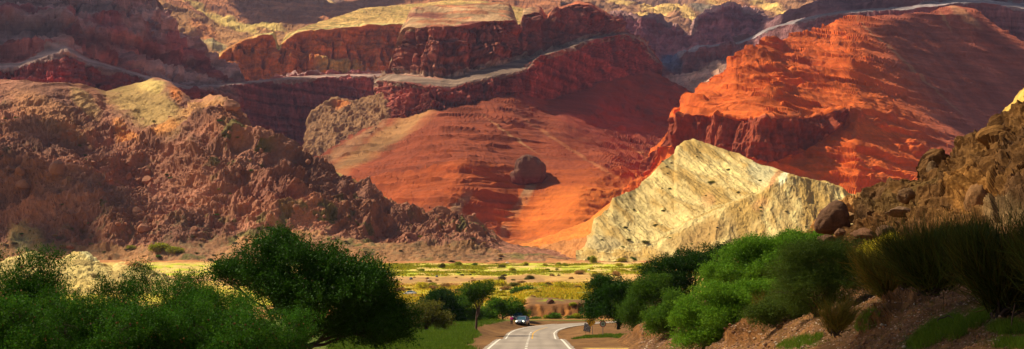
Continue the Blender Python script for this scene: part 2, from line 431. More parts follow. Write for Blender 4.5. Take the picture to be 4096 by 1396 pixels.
# ================================================================ upper-left plateau with lit cliffs
def disp_plat(c):
    cl = smooth(0.95, 1.1, c.V) * (1 - smooth(1.9, 2.0, c.V))
    cliff = -16 * ridged(c.X, c.Y, c.Z * .12, 70, 3, 71) - 14 * smooth(.5, .8, ridged(c.X, c.Y, c.Z * .08, 30, 3, 78)) - 5 * ridged(c.X, c.Y, c.Z * .15, 18, 4, 73) + beds(c, 12, 4, 72) + beds(c, 5, 1.5, 76) + .8 * facets(c.X, c.Y, c.Z, 8, 77)
    return cl * cliff + (1 - cl) * (4 * fbm(c.X, c.Y, c.Z, 50, 5, seed=74) + 2 * ridged(c.X, c.Y, c.Z, 30, 4, 75))
def paint_plat(c, C):
    C = mixc(C, (0.55, 0.38, 0.15), blob(c, 340, 66, 22, 10, seed=11) * .9)      # pale talus apron between the buttresses
    C = mixc(C, (0.50, 0.17, 0.06), blob(c, 330, 14, 16, 4, seed=12) * .5)
    C = mixc(C, (0.62, 0.45, 0.17), blob(c, 296, 76, 14, 2.5, seed=13) * .9)
    C = mixc(C, (0.56, 0.19, 0.06), blob(c, 240, 47, 22, 12, seed=14) * .8)
    g = smooth(0.12, 0.3, fbm(c.X, c.Y, c.Z, 22, 4, seed=15)) * smooth(2.0, 2.1, c.V)
    return mixc(C, (0.22, 0.19, 0.06), g * .55)
plat_rim = [(205, 66), (218, 59), (225, 52), (240, 42), (262, 36), (273, 34), (277, 52), (281, 46), (288, 38), (300, 33), (345, 28), (370, 25), (400, 24), (440, 22), (560, 30)]
loft("plateau", 206, 540, 0.6,
     [([(205, 110), (540, 110)], [(205, 2250), (300, 2330), (540, 2500)], DRED),
      ([(205, 86), (245, 82), (270, 80), (290, 77), (341, 74), (389, 73), (540, 70)], [(205, 2300), (300, 2390), (540, 2560)], (0.54, 0.17, 0.06)),
      (plat_rim, [(205, 2330), (300, 2430), (540, 2600)], (0.62, 0.50, 0.24)),
      ([(205, 65), (218, 57.5), (225, 50.5), (240, 40.5), (262, 34), (275, 32), (278, 50), (288, 36), (300, 31), (345, 26), (370, 23.5), (400, 22), (440, 20), (560, 28)], [(205, 2340), (300, 2460), (540, 2630)], (0.52, 0.34, 0.15)),
      ([(205, 64), (218, 56), (225, 50), (240, 40), (262, 33), (275, 31), (278, 48), (285, 35), (300, 29), (320, 22), (345, 14), (360, 9), (385, 6), (420, 4), (445, 0.5), (480, 0.5), (495, 2.5), (540, 12)], [(205, 2400), (278, 2450), (300, 2520), (400, 2900), (540, 3000)], (0.52, 0.34, 0.15))],
     [12, 70, 3, 34], M_CLIFF, disp_plat, paint_plat, back=(250, .6), rockcol=(7, .25, .3, .2), objname="plateau")

# ================================================================ left great mountain, with the bench and the shaded wall below it
def disp_left(c):
    low = 1 - smooth(0.95, 1.05, c.V); up = smooth(2.0, 2.1, c.V)
    a = low * (-8 * smooth(.5, .8, ridged(c.X, c.Y, c.Z * .04, 26, 3, 91)) + flute(c, 12, 4.2, 81, .05) + 5 * ridged(c.X, c.Y, c.Z * .1, 90, 4, 82) + ledge(c, 7, 1.2, 83))
    tier = beds(c, 26, 9, 84) + beds(c, 9, 3.2, 85)
    b = up * (tier - 14 * ridged(c.X, c.Y, c.Z * .3, 95, 4, 86) - 4 * ridged(c.X, c.Y, c.Z * .35, 24, 4, 87) - 8 * smooth(.45, .75, ridged(c.X, c.Y, c.Z * .15, 36, 3, 120)) + 1.2 * facets(c.X, c.Y, c.Z, 9, 89))
    return a + b + 1.2 * fbm(c.X, c.Y, c.Z, 14, 4, seed=88), smooth(2.2, 2.5, c.V) * (terr(c, 18, 6, 0, 440, -.2, .15, 160) + terr(c, 8, 5, 0, 450, -.2, .2, 90))
def paint_left(c, C):
    up = smooth(2.0, 2.1, c.V)
    s = smooth(0.0, 0.35, fbm(c.X, c.Y, c.Z * 1.5, 90, 5, seed=31)) * up
    C = mixc(C, (0.42, 0.31, 0.20), s * .65)
    C = mixc(C, (0.48, 0.37, 0.25), blob(c, 175, 70, 60, 9, seed=32, ang=22) * .8)      # pale scree spilling right
    C = mixc(C, (0.36, 0.27, 0.18), blob(c, 120, 13, 60, 3.5, seed=33, ang=-3) * .8)
    C = mixc(C, (0.36, 0.27, 0.18), blob(c, 40, 7, 60, 3, seed=34, ang=0) * .7)
    C = mixc(C, (0.42, 0.055, 0.04), blob(c, 55, 76, 14, 8, seed=35, ang=0) * .7)
    C = mixc(C, (0.40, 0.13, 0.07), blob(c, 120, 45, 40, 12, seed=36, ang=15) * .5)
    return C
bench_f = [(-120, 72), (0, 68), (20, 67), (46, 57), (66, 51.5), (89, 63), (119, 72), (139, 78), (165, 85), (189, 89), (215, 87), (245, 84), (290, 79), (341, 76.5), (389, 76), (430, 76)]
loft("left_mountain", -120, 420, 0.7,
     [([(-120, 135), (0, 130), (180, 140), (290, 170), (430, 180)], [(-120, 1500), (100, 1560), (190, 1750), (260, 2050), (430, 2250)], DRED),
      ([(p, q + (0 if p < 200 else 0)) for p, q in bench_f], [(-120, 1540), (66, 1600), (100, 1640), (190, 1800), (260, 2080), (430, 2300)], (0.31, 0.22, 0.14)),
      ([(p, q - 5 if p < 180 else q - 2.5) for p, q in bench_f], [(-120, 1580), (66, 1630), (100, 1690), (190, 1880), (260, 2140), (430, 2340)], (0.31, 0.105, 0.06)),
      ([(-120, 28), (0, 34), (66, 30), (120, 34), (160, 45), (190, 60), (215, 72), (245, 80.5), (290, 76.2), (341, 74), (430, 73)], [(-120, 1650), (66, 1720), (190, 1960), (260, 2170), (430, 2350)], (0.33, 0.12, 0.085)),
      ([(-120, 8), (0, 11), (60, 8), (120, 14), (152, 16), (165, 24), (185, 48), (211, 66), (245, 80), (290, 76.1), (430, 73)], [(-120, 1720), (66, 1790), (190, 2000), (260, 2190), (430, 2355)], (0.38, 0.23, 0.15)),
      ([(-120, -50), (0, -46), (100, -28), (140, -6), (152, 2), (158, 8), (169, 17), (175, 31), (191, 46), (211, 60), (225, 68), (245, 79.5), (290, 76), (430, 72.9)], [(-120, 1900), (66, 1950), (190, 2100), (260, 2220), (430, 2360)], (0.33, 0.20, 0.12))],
     [90, 6, 40, 24, 50], M_CLIFF, disp_left, paint_left, back=(300, .5), gain=(1.05, .98, 1.75), rockcol=(7, .42, .30, .34), objname="left_mountain")  # gain paints the purple of skylit shade into the rock colour

# ================================================================ central mesa: lower wall, bench, upper wall, top
wall_b = [(374, 130), (381, 122), (403, 119), (429, 110), (441, 111), (475, 104), (494, 99), (516, 95), (548, 101), (578, 93), (600, 84), (630, 77), (650, 72), (662, 70)]
mesa_bf = [(374, 84), (381, 80.5), (395, 81.5), (435, 85.5), (451, 87.5), (475, 80), (512, 73), (530, 68), (531, 62), (538, 57), (570, 47.5), (590, 40), (625, 33.5), (632, 37), (645, 43), (650, 58), (662, 66)]
def disp_mesa(c):
    low = 1 - smooth(0.96, 1.03, c.V); up = smooth(2.0, 2.08, c.V) * (1 - smooth(2.97, 3.0, c.V))
    a = low * (-9 * smooth(.5, .8, ridged(c.X, c.Y, c.Z * .04, 24, 3, 119)) + flute(c, 12, 4.6, 101, .04) + flute(c, 5, 2.4, 107, .06) + beds(c, 9, 1.8, 121) - 6 * ridged(c.X, c.Y, c.Z * .06, 70, 3, 102) + .8 * facets(c.X, c.Y, c.Z * .5, 5, 117) + ledge(c, 6, 1.0, 103))
    b = up * (-11 * ridged(c.X, c.Y, c.Z * .12, 48, 3, 104) - 13 * smooth(.5, .8, ridged(c.X, c.Y, c.Z * .08, 24, 3, 118)) - 4 * ridged(c.X, c.Y, c.Z * .25, 14, 4, 105) + beds(c, 11, 4.6, 106) + beds(c, 4.5, 1.2, 107) + .8 * facets(c.X, c.Y, c.Z, 7, 110))
    return a + b + 1.0 * fbm(c.X, c.Y, c.Z, 12, 4, seed=108) + smooth(2.97, 3.0, c.V) * 4 * fbm(c.X, c.Y, c.Z, 50, 4, seed=109)
def paint_mesa(c, C):
    C = mixc(C, (0.42, 0.34, 0.20), ((c.V > 0.88) & (c.V < 1.0)) * .75 * smooth(-.2, .3, fbm(c.X, c.Y, c.Z * .1, 14, 3, seed=21)))
    C = mixc(C, (0.50, 0.36, 0.22), ((c.V > 2.0) & (c.V < 2.12)) * .7 * 1.0)
    top = smooth(2.98, 3.02, c.V)
    C = mixc(C, (0.50, 0.17, 0.06), top * smooth(-.05, .15, fbm(c.X, c.Y * .5, c.Z * 3, 45, 5, seed=22)) * .7)
    C = mixc(C, (0.46, 0.14, 0.06), top * smooth(525, 545, c.PX) * .9)
    C = mixc(C, (0.30, 0.10, 0.06), blob(c, 425, 15, 20, 3.5, seed=24) * .9 * top)
    C = mixc(C, (0.44, 0.20, 0.11), blob(c, 437, 66, 9, 12, seed=23) * .6)
    return C
loft("mesa", 374, 662, 0.45,
     [(wall_b, [(374, 2050), (381, 1900), (395, 1830), (435, 1770), (512, 1850), (600, 2150), (662, 2450)], (0.33, 0.09, 0.055)),
      (mesa_bf, [(374, 2060), (381, 1915), (395, 1845), (435, 1785), (512, 1870), (530, 1900), (600, 2180), (662, 2480)], (0.27, 0.19, 0.12)),
      ([(374, 80), (381, 77), (390, 73.5), (427, 77), (451, 79), (475, 72), (512, 62), (525, 58.5), (531, 60.5), (538, 55.5), (570, 45.8), (590, 38), (625, 32), (632, 35), (645, 42), (662, 65)], [(374, 2100), (381, 1960), (395, 1900), (435, 1850), (512, 1930), (530, 2000), (600, 2240), (662, 2500)], (0.30, 0.10, 0.055)),
      ([(374, 79.9), (386, 79), (389, 74), (392, 60), (398, 40), (402, 29), (409, 26), (440, 28), (470, 24), (512, 20), (517, 20), (519.5, 40), (522, 16), (541, 12), (546, 22), (550, 14), (556, 9), (578, 4), (590, 5), (605, 14), (619, 24), (625, 31.5), (645, 41.9), (662, 64)], [(374, 2120), (381, 1980), (395, 1930), (435, 1880), (512, 1960), (518, 2020), (522, 2060), (600, 2280), (662, 2520)], (0.48, 0.31, 0.14)),
      ([(374, 79.8), (386, 78.9), (389, 73.9), (392, 59.9), (398, 39), (402, 27), (407, 20), (409, 14), (414, 8), (440, 5), (470, 3), (500, 1.5), (510, 4), (516, 17), (519.5, 36), (522, 10), (530, 7), (541, 6), (546, 16), (556, 7), (578, 1), (590, 2), (605, 11), (619, 22), (625, 31), (645, 41.8), (662, 63)], [(374, 2150), (395, 1980), (435, 2050), (512, 2100), (600, 2330), (662, 2550)], (0.48, 0.31, 0.14))],
     [75, 14, 95, 24], M_CLIFF, disp_mesa, paint_mesa, back=(260, .6), gain=(.9, .88, 1.35), rockcol=(6, .34, .50, .30), objname="mesa")  # blue gain: bluish shade tint painted into the mesa albedo

# small lit rocky hill in the mouth of the side canyon
def disp_rub(c):
    f1, f2, cid = worley(c.X, c.Y, c.Z, 16, 33)
    return 9 * ridged(c.X, c.Y, c.Z, 55, 5, 111) + 4 * (f2 - f1) + 2 * fbm(c.X, c.Y, c.Z, 9, 4, seed=112)
loft("canyon_hill", 296, 396, 0.5, [([(296, 205), (396, 205)], 1790, (0.25, 0.12, 0.08)), ([(296, 160), (306, 160), (330, 150), (396, 128)], 1840, (0.29, 0.16, 0.10)),
     ([(296, 158), (305, 152), (309, 135), (311, 113), (318, 107), (332, 99), (345, 100), (352, 101), (365, 98), (380, 90), (388, 84), (396, 84)], 1960, (0.34, 0.19, 0.11))],
     [30, 80], M_ROCK, disp_rub, lambda c, C: mixc(mixc(C, (0.62, 0.22, 0.08), blob(c, 343, 105, 10, 4, seed=3) * .9), (0.20, 0.16, 0.15), blob(c, 305, 128, 7, 24, seed=4) * .0), back=(90, .7), objname="canyon_rubble_hill")

# ================================================================ red fan below the mesa
fan_t = [(300, 168), (325, 152), (350, 136), (381, 119), (403, 118), (429, 109), (441, 109.5), (475, 103), (494, 98), (516, 94), (548, 100), (578, 92), (600, 83), (630, 76), (650, 70), (690, 92), (720, 110)]
def ang_fan(c):
    return np.degrees(np.arctan2(c.PY - 85, c.PX - 455))
def disp_fan(c):
    th = np.arctan2(c.X - 0, 1) * 0
    ax, az = -85.0, 310.0                              # apex of the fan under the prow
    rr = np.hypot(c.X - ax, (c.Z - az)); an = np.arctan2(c.X - ax, az + 60 - c.Z)
    aw = an + .05 * fbm(c.X, c.Y, c.Z, 90, 4, seed=129); mg = smooth(-.3, .4, fbm(c.X, c.Y, c.Z, 130, 3, seed=130)); g = 1.1 * mg * ridged(aw * 7, rr / 200, 0 * rr, 1.0, 5, 121) + 0.2 * mg * ridged(aw * 34, rr / 120, 0 * rr, 1.0, 3, 122)
    fine = 1.0 * fbm(c.X, c.Y, c.Z, 18, 4, seed=123)
    zz = c.Z + 7 * fbm(c.X, c.Y, 0, 160, 3, seed=125)
    st = np.clip(3 * noise(c.X / 300, 0, zz / 9, 126), -1, 1) * 2.8 * smooth(-.1, .25, fbm(c.X, c.Y, c.Z * 1.5, 90, 4, seed=127)) + .5 * facets(c.X, c.Y, c.Z, 4, 131) * smooth(.1, .4, fbm(c.X, c.Y, c.Z, 50, 4, seed=132))
    right = smooth(560, 620, c.PX) * smooth(0.2, 1.0, c.V)
    rough = right * (4 * ridged(c.X, c.Y, c.Z, 60, 4, 124) + beds(c, 10, 2, 133) + 2 * facets(c.X, c.Y, c.Z, 11, 134) * smooth(0, .3, fbm(c.X, c.Y, c.Z, 60, 3, seed=135))) + 2.5 * blob(c, 440, 195, 90, 40, seed=6, soft=.8) * ledge(c, 10, .6, 128)
    return g + fine + st * .5 + rough, terr(c, 11, 6, .03, 420, -.05, .15, 80) * (1 - .95 * smooth(500, 570, c.PX)) + .8 * terr(c, 4.5, 5, .03, 430, -.1, .2, 60) * (1 - .85 * smooth(500, 570, c.PX))
def paint_fan(c, C):
    an = ang_fan(c)
    # grey-buff scree ribs that run down from the wall
    C = mixc(C, (0.36, 0.20, 0.10), blob(c, 380, 142, 70, 8.5, seed=1, ang=-33, soft=.5) * .8)
    C = mixc(C, (0.30, 0.16, 0.10), blob(c, 345, 148, 45, 4.5, seed=2, ang=-33) * .8)
    C = mixc(C, (0.36, 0.22, 0.15), blob(c, 520, 205, 40, 5, seed=3, ang=-58) * .8)
    C = mixc(C, (0.34, 0.20, 0.14), blob(c, 455, 212, 22, 4.5, seed=4, ang=-50) * .7)
    C = mixc(C, (0.34, 0.20, 0.14), blob(c, 462, 218, 20, 4, seed=14, ang=50) * .6)
    C = mixc(C, (0.48, 0.26, 0.14), blob(c, 512, 136, 30, .9, seed=5, ang=35, soft=.5) * .6)
    C = mixc(C, (0.44, 0.20, 0.11), blob(c, 575, 152, 60, 1.4, seed=7, ang=33, soft=.5) * .45)
    C = mixc(C, (0.30, 0.055, 0.04), blob(c, 600, 120, 55, 26, seed=8, ang=30) * .6)  # maroon patch paints in the mesa's shadow at upper right
    C = mixc(C, (0.60, 0.15, 0.028), blob(c, 575, 210, 75, 22, seed=9, ang=-12) * .9)
    C = mixc(C, (0.58, 0.19, 0.05), blob(c, 560, 238, 60, 4, seed=10, ang=-10) * .7)
    C = mixc(C, (0.44, 0.20, 0.12), blob(c, 650, 160, 16, 5, seed=12, ang=35) * .6)
    C = mixc(C, (0.60, 0.30, 0.14), blob(c, 640, 155, 12, 3, seed=13, ang=35) * .5)
    stripes = np.clip(3 * noise(an / 5.0, np.hypot(c.PX - 455, c.PY - 85) / 300, 0, 77), -1, 1)
    C = C * (1 + .05 * stripes)[..., None]
    zz = c.Z + 10 * fbm(c.X, c.Y, 0, 160, 3, seed=125)
    b = np.clip(3 * noise(c.X / 400, 0, zz / 12, 128), -1, 1) * (1 - smooth(520, 600, c.PX))
    return C * (1 - .16 * (b > .2) * smooth(-.2, .4, fbm(c.X, c.Y, c.Z, 120, 3, seed=8)))[..., None]
loft("fan", 300, 720, 0.5,
     [([(300, 262), (720, 262)], 1250, (0.56, 0.16, 0.05)),
      ([(300, 240), (400, 240), (450, 236), (520, 240), (560, 240), (640, 232), (720, 225)], [(300, 1400), (450, 1330), (520, 1380), (560, 1340), (720, 1420)], (0.40, 0.095, 0.035)),
      ([(300, 215), (400, 212), (480, 206), (520, 212), (560, 206), (620, 190), (660, 184), (720, 180)], [(300, 1500), (450, 1400), (520, 1470), (575, 1400), (620, 1450), (720, 1540)], (0.34, 0.074, 0.022)),
      ([(300, 190), (400, 170), (460, 160), (540, 170), (600, 168), (640, 173), (672, 168), (720, 166)], [(300, 1640), (400, 1560), (460, 1510), (540, 1530), (600, 1540), (625, 1570), (650, 1730), (672, 1850), (720, 1850)], (0.25, 0.055, 0.024)),
      ([(300, 179), (350, 160), (400, 145), (440, 134), (500, 134), (540, 138), (572, 137), (600, 128), (620, 122), (650, 118), (690, 128), (720, 135)], [(300, 1715), (400, 1690), (440, 1625), (500, 1650), (540, 1660), (566, 1690), (590, 1850), (620, 2040), (650, 2180), (720, 2250)], (0.24, 0.054, 0.026)),
      (fan_t, [(300, 1790), (381, 1895), (403, 1830), (435, 1768), (512, 1848), (600, 2148), (650, 2400), (720, 2500)], (0.20, 0.050, 0.032))],  # upper rows darker, with the mesa's shadow put into their albedo
     [14, 50, 60, 60, 60], M_RED, disp_fan, paint_fan, back=(60, .95), usm=11, smooth_v=7, rockcol=(6, .13, .1, .12), objname="red_scree_slope")

# ================================================================ red mountain on the right
hm_sil = [(640, 185), (650, 172), (655, 150), (664, 142), (671, 128), (672, 112), (686, 98), (705, 86), (723, 75), (730, 58), (750, 47), (773, 38), (783, 40), (794, 37), (812, 31), (830, 25), (837, 19), (867, 16), (907, 14), (937, 10), (953, 5), (975, 9), (998, 27), (1024, 42), (1150, 110)]
cl_t = [(640, 186), (655, 160), (671, 118), (699, 113), (720, 117), (768, 118), (800, 118), (828, 115), (845, 113), (856, 112), (870, 118), (1150, 200)]
cl_b = [(640, 190), (655, 175), (669, 150), (700, 160), (735, 160), (768, 165), (790, 158), (808, 150), (838, 130), (856, 113.5), (870, 120), (1150, 204)]
def disp_red(c):
    cl = smooth(0.95, 1.02, c.V) * (1 - smooth(1.97, 2.03, c.V)) * (1 - smooth(845, 870, c.PX))
    f = cl * (15 * ridged(c.X, c.Y, c.Z * .10, 46, 4, 131) + 3 * ridged(c.X, c.Y, c.Z * .3, 13, 4, 132) + beds(c, 8, 2.5, 133))
    rt = smooth(880, 930, c.PX + (c.PY - 100) * -.5)
    open_ = (1 - cl) * (1 - .85 * rt)
    gul = open_ * (1.6 * ridged(c.X + .5 * c.Z + 9 * fbm(c.X, c.Y, c.Z, 60, 3, seed=145), c.Y * .3, c.Z * .18, 30, 5, 134) * smooth(-.4, .3, fbm(c.X, c.Y, c.Z, 90, 3, seed=146)) + 1.2 * fbm(c.X, c.Y, c.Z, 22, 5, seed=135) + 6 * ridged(c.X + .4 * c.Z, c.Y, c.Z, 190, 3, 147) * smooth(1.95, 2.2, c.V) * (1 - smooth(3.7, 3.95, c.V)))
    # broken outcrops: short ledges with a drop below
    zz = c.Z + 0.22 * c.X + 10 * fbm(c.X, c.Y, 0, 120, 3, seed=136)
    n = fbm(c.X, c.Y, zz, 60, 3, seed=137, sz=.34, sx=1.5, gain=.42)
    m = open_ * (0.35 + 0.65 * np.maximum(blob(c, 860, 160, 75, 34, seed=7), blob(c, 770, 75, 45, 24, seed=8)))
    out = m * (3.5 * (smooth(0.05, 0.15, n) + smooth(0.25, 0.35, n)) + 1.6 * ridged(c.X, c.Y, c.Z, 24, 3, 148) * smooth(.02, .2, n))
    lg = (1 - cl) * (smooth(-.15, .2, fbm(c.X, c.Y, c.Z, 160, 3, seed=138)) + 0 * c.X) * np.clip(4 * noise(c.X / 260, 0, zz / 11, 139) - .8, 0, 1) * 6.0 * (1 - .5 * rt)
    return f + gul + out + lg + .8 * fbm(c.X, c.Y, c.Z, 10, 3, seed=140), (1 - cl) * (.75 * terr(c, 19, 7, .16, 400, .0, .12, 90) * (1 - .45 * rt) + .7 * terr(c, 7, 5, .16, 410, -.1, .2, 60))
def paint_red(c, C):
    rt = smooth(850, 925, c.PX - (c.PY - 60) * .62 + 10 * fbm(c.X, c.Y, c.Z, 150, 4, seed=41))
    C = mixc(C, (0.34, 0.10, 0.085), rt * .9)  # purple of the cloud shade partly painted into the right flank
    an = np.degrees(np.arctan2(c.PY + 60, c.PX - 830))
    st = np.clip(3 * noise(an / 1.6, np.hypot(c.PX - 830, c.PY + 60) / 400, 0, 78), -1, 1)
    C = C * (1 + .12 * st * rt)[..., None]
    C = mixc(C, (0.50, 0.26, 0.17), blob(c, 905, 62, 70, 1.3, seed=2, ang=42, soft=.5) * .6)
    C = mixc(C, (0.52, 0.27, 0.18), blob(c, 962, 14, 22, 4, seed=3, ang=35) * .6)
    C = mixc(C, (0.55, 0.30, 0.18), blob(c, 945, 20, 12, 1.5, seed=4, ang=60) * .5)
    C = mixc(C, (0.24, 0.05, 0.035), ((c.V > 1.02) & (c.V < 1.97)) * .85 * (c.PX < 850))  # cliff band darkened: shade of its recesses painted into the albedo
    C = mixc(C, (0.50, 0.10, 0.035), blob(c, 800, 60, 30, 10, seed=5, ang=40) * .4)
    return C
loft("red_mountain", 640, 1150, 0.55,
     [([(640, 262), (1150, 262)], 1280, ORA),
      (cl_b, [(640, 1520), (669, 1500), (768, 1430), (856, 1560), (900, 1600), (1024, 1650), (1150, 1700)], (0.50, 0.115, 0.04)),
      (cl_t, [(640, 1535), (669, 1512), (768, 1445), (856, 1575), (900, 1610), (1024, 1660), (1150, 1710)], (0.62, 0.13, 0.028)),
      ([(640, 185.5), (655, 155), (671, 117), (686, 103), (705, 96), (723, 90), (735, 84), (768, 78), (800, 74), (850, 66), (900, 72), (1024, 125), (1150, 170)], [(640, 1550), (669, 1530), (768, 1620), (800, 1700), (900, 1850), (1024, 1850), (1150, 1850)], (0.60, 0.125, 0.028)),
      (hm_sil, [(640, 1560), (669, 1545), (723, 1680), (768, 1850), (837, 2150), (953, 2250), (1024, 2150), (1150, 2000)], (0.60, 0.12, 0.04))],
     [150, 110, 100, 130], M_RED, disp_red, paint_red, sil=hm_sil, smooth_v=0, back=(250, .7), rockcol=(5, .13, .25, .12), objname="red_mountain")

# bench and tiers behind the red mountain, upper right
def disp_tier(c):
    return flute(c, 22, 4, 141, .06) * (c.V < 1) + (c.V > 2) * (ledge(c, 16, 8, 142) + 9 * ridged(c.X, c.Y, c.Z * .5, 80, 5, 143)) + 2 * fbm(c.X, c.Y, c.Z, 20, 4, seed=144)
loft("right_tiers", 735, 1180, 0.8,
     [([(735, 75), (800, 60), (850, 40), (1024, 60), (1180, 150)], [(735, 2600), (837, 2300), (953, 2330), (1180, 2400)], (0.24, 0.11, 0.09)),
      ([(735, 46), (755, 38), (768, 30), (800, 21), (828, 15), (853, 12), (907, 9.5), (937, 6), (957, 3), (985, 3), (1024, 8), (1180, 40)], [(735, 2620), (837, 2320), (953, 2350), (1180, 2420)], (0.28, 0.24, 0.20)),
      ([(735, 43), (755, 35), (768, 27.5), (800, 18.5), (828, 12.5), (853, 9.5), (907, 6.5), (937, 3), (957, 0), (985, -1), (1024, 4), (1180, 36)], [(735, 2660), (837, 2380), (953, 2420), (1180, 2500)], (0.26, 0.13, 0.11)),
      ([(735, 42), (755, 33), (768, 24), (790, 14), (805, 7), (820, 0), (840, -8), (1024, -30), (1180, -30)], [(735, 2700), (837, 2600), (1180, 2700)], (0.3, 0.17, 0.14))],
     [40, 5, 40], M_FAR, disp_tier, None, back=(300, .7), gain=(1.1, 1.1, 1.8), rockcol=(9, .35, .25, .25), objname="upper_cliffs")  # purple shade tint put into these cliffs' albedo by the gain

# ================================================================ pale clay hill in the middle distance
k_sil = [(575, 252), (584, 250), (588, 238), (592.5, 229), (594, 221), (607, 208), (613, 198), (635.6, 188.8), (650, 176), (664, 160), (674, 153.7), (677, 147.3), (686.6, 140.8), (696, 139.8), (710.6, 145.7), (750, 159), (779, 170.5), (795, 178.4), (803, 178.4), (830, 184), (852, 195), (875, 202), (960, 215)]
k_mid = [(575, 253), (640, 250), (652, 247), (687, 227), (734, 206.5), (766, 190), (785, 178), (803, 178.8), (830, 185), (875, 205), (960, 216)]
def disp_pale(c):
    up = smooth(1.0, 1.15, c.V)
    g = 2.6 * ridged(c.X * .9 + .62 * c.Z, c.Y * .25, c.Z * .2, 21, 5, 151) + .35 * ridged(c.X + .65 * c.Z, c.Y * .2, c.Z * .3, 7, 4, 152)
    g2 = 2.4 * ridged(c.X * .9 - .25 * c.Z, c.Y * .25, c.Z * .25, 24, 5, 153)
    return (up * g + (1 - up) * g2) + 0.45 * fbm(c.X, c.Y, c.Z, 9, 5, seed=154) + .15 * facets(c.X, c.Y, c.Z, 3, 156)
def paint_pale(c, C):
    up = smooth(1.0, 1.1, c.V)
    n = up * ridged(c.X * .9 + .62 * c.Z, c.Y * .25, c.Z * .2, 21, 5, 151) + (1 - up) * ridged(c.X * .9 - .25 * c.Z, c.Y * .25, c.Z * .25, 24, 5, 153)
    f = fbm(c.X + .62 * c.Z * (2 * up - 1) * (.4 + .6 * up), c.Y * .3, c.Z * .25, 15, 5, seed=155)
    C = mixc(C, (0.48, 0.31, 0.11), smooth(-.15, .35, f + .35 * n) * .85)
    C = mixc(C, (0.80, 0.66, 0.36), smooth(.1, .5, -f) * .9)
    C = mixc(C, (0.60, 0.56, 0.42), blob(c, 762, 172, 14, 14, seed=5, ang=40) * .8)
    C = mixc(C, (0.52, 0.25, 0.14), blob(c, 775, 180, 12, 2.6, seed=6, ang=-55) * .8)
    C = mixc(C, (0.84, 0.80, 0.66), blob(c, 783, 179, 7, 3, seed=7, ang=-60))
    C = mixc(C, (0.60, 0.32, 0.17), blob(c, 708, 202, 7, 7, seed=8) * .5)
    C = mixc(C, (0.40, 0.25, 0.11), blob(c, 705, 235, 30, 13, seed=9, ang=-25) * .8)
    C = mixc(C, (0.44, 0.28, 0.11), blob(c, 735, 152, 34, 5, seed=10, ang=20) * .7)
    C = mixc(C, (0.44, 0.36, 0.24), blob(c, 600, 243, 18, 7, seed=11) * .8)
    C = mixc(C, (0.55, 0.28, 0.14), blob(c, 760, 205, 9, 6, seed=12, ang=-50) * .5)
    return C
loft("pale_hill", 576, 960, 0.5,
     [([(576, 262), (700, 262), (960, 262)], 870, (0.50, 0.36, 0.18)),
      (k_mid, [(576, 900), (640, 905), (734, 950), (803, 1010), (875, 1040), (960, 1060)], (0.64, 0.51, 0.29)),
      (k_sil, [(576, 930), (594, 950), (640, 1010), (690, 1090), (803, 1040), (875, 1060), (960, 1080)], (0.64, 0.51, 0.29))],
     [110, 190], M_PALE, disp_pale, paint_pale, sil=k_sil, back=(170, .25), smooth_v=2, objname="pale_clay_hill")
# the orange scree apron and fin to its left
loft("orange_apron", 500, 640, 0.6, [([(500, 258), (640, 258)], 960, (0.52, 0.22, 0.09)), ([(500, 249), (540, 247), (580, 240), (600, 234), (640, 232)], 1060, (0.70, 0.22, 0.05)), ([(500, 248), (530, 243), (560, 232), (590, 219), (606, 206), (620, 196), (640, 190)], 1190, (0.70, 0.24, 0.06))],
     [26, 60], M_RED, lambda c: 2.2 * ridged(c.X - .7 * c.Z, c.Y * .3, c.Z * .2, 22, 5, 161) + .6 * fbm(c.X, c.Y, c.Z, 8, 4, seed=162), None, back=(60, .6), objname="orange_scree")
loft("orange_fin", 618, 668, 0.4, [([(610, 235), (680, 215)], 1140, (0.60, 0.14, 0.04)), ([(610, 215), (618, 206), (624, 190), (632, 181), (645, 176), (652, 172), (660, 165), (670, 160)], 1200, (0.62, 0.13, 0.04))],
     [70], M_CLIFF, lambda c: 4 * ridged(c.X + .4 * c.Z, c.Y, c.Z * .2, 9, 4, 163), None, back=(40, .6), objname="orange_outcrop")

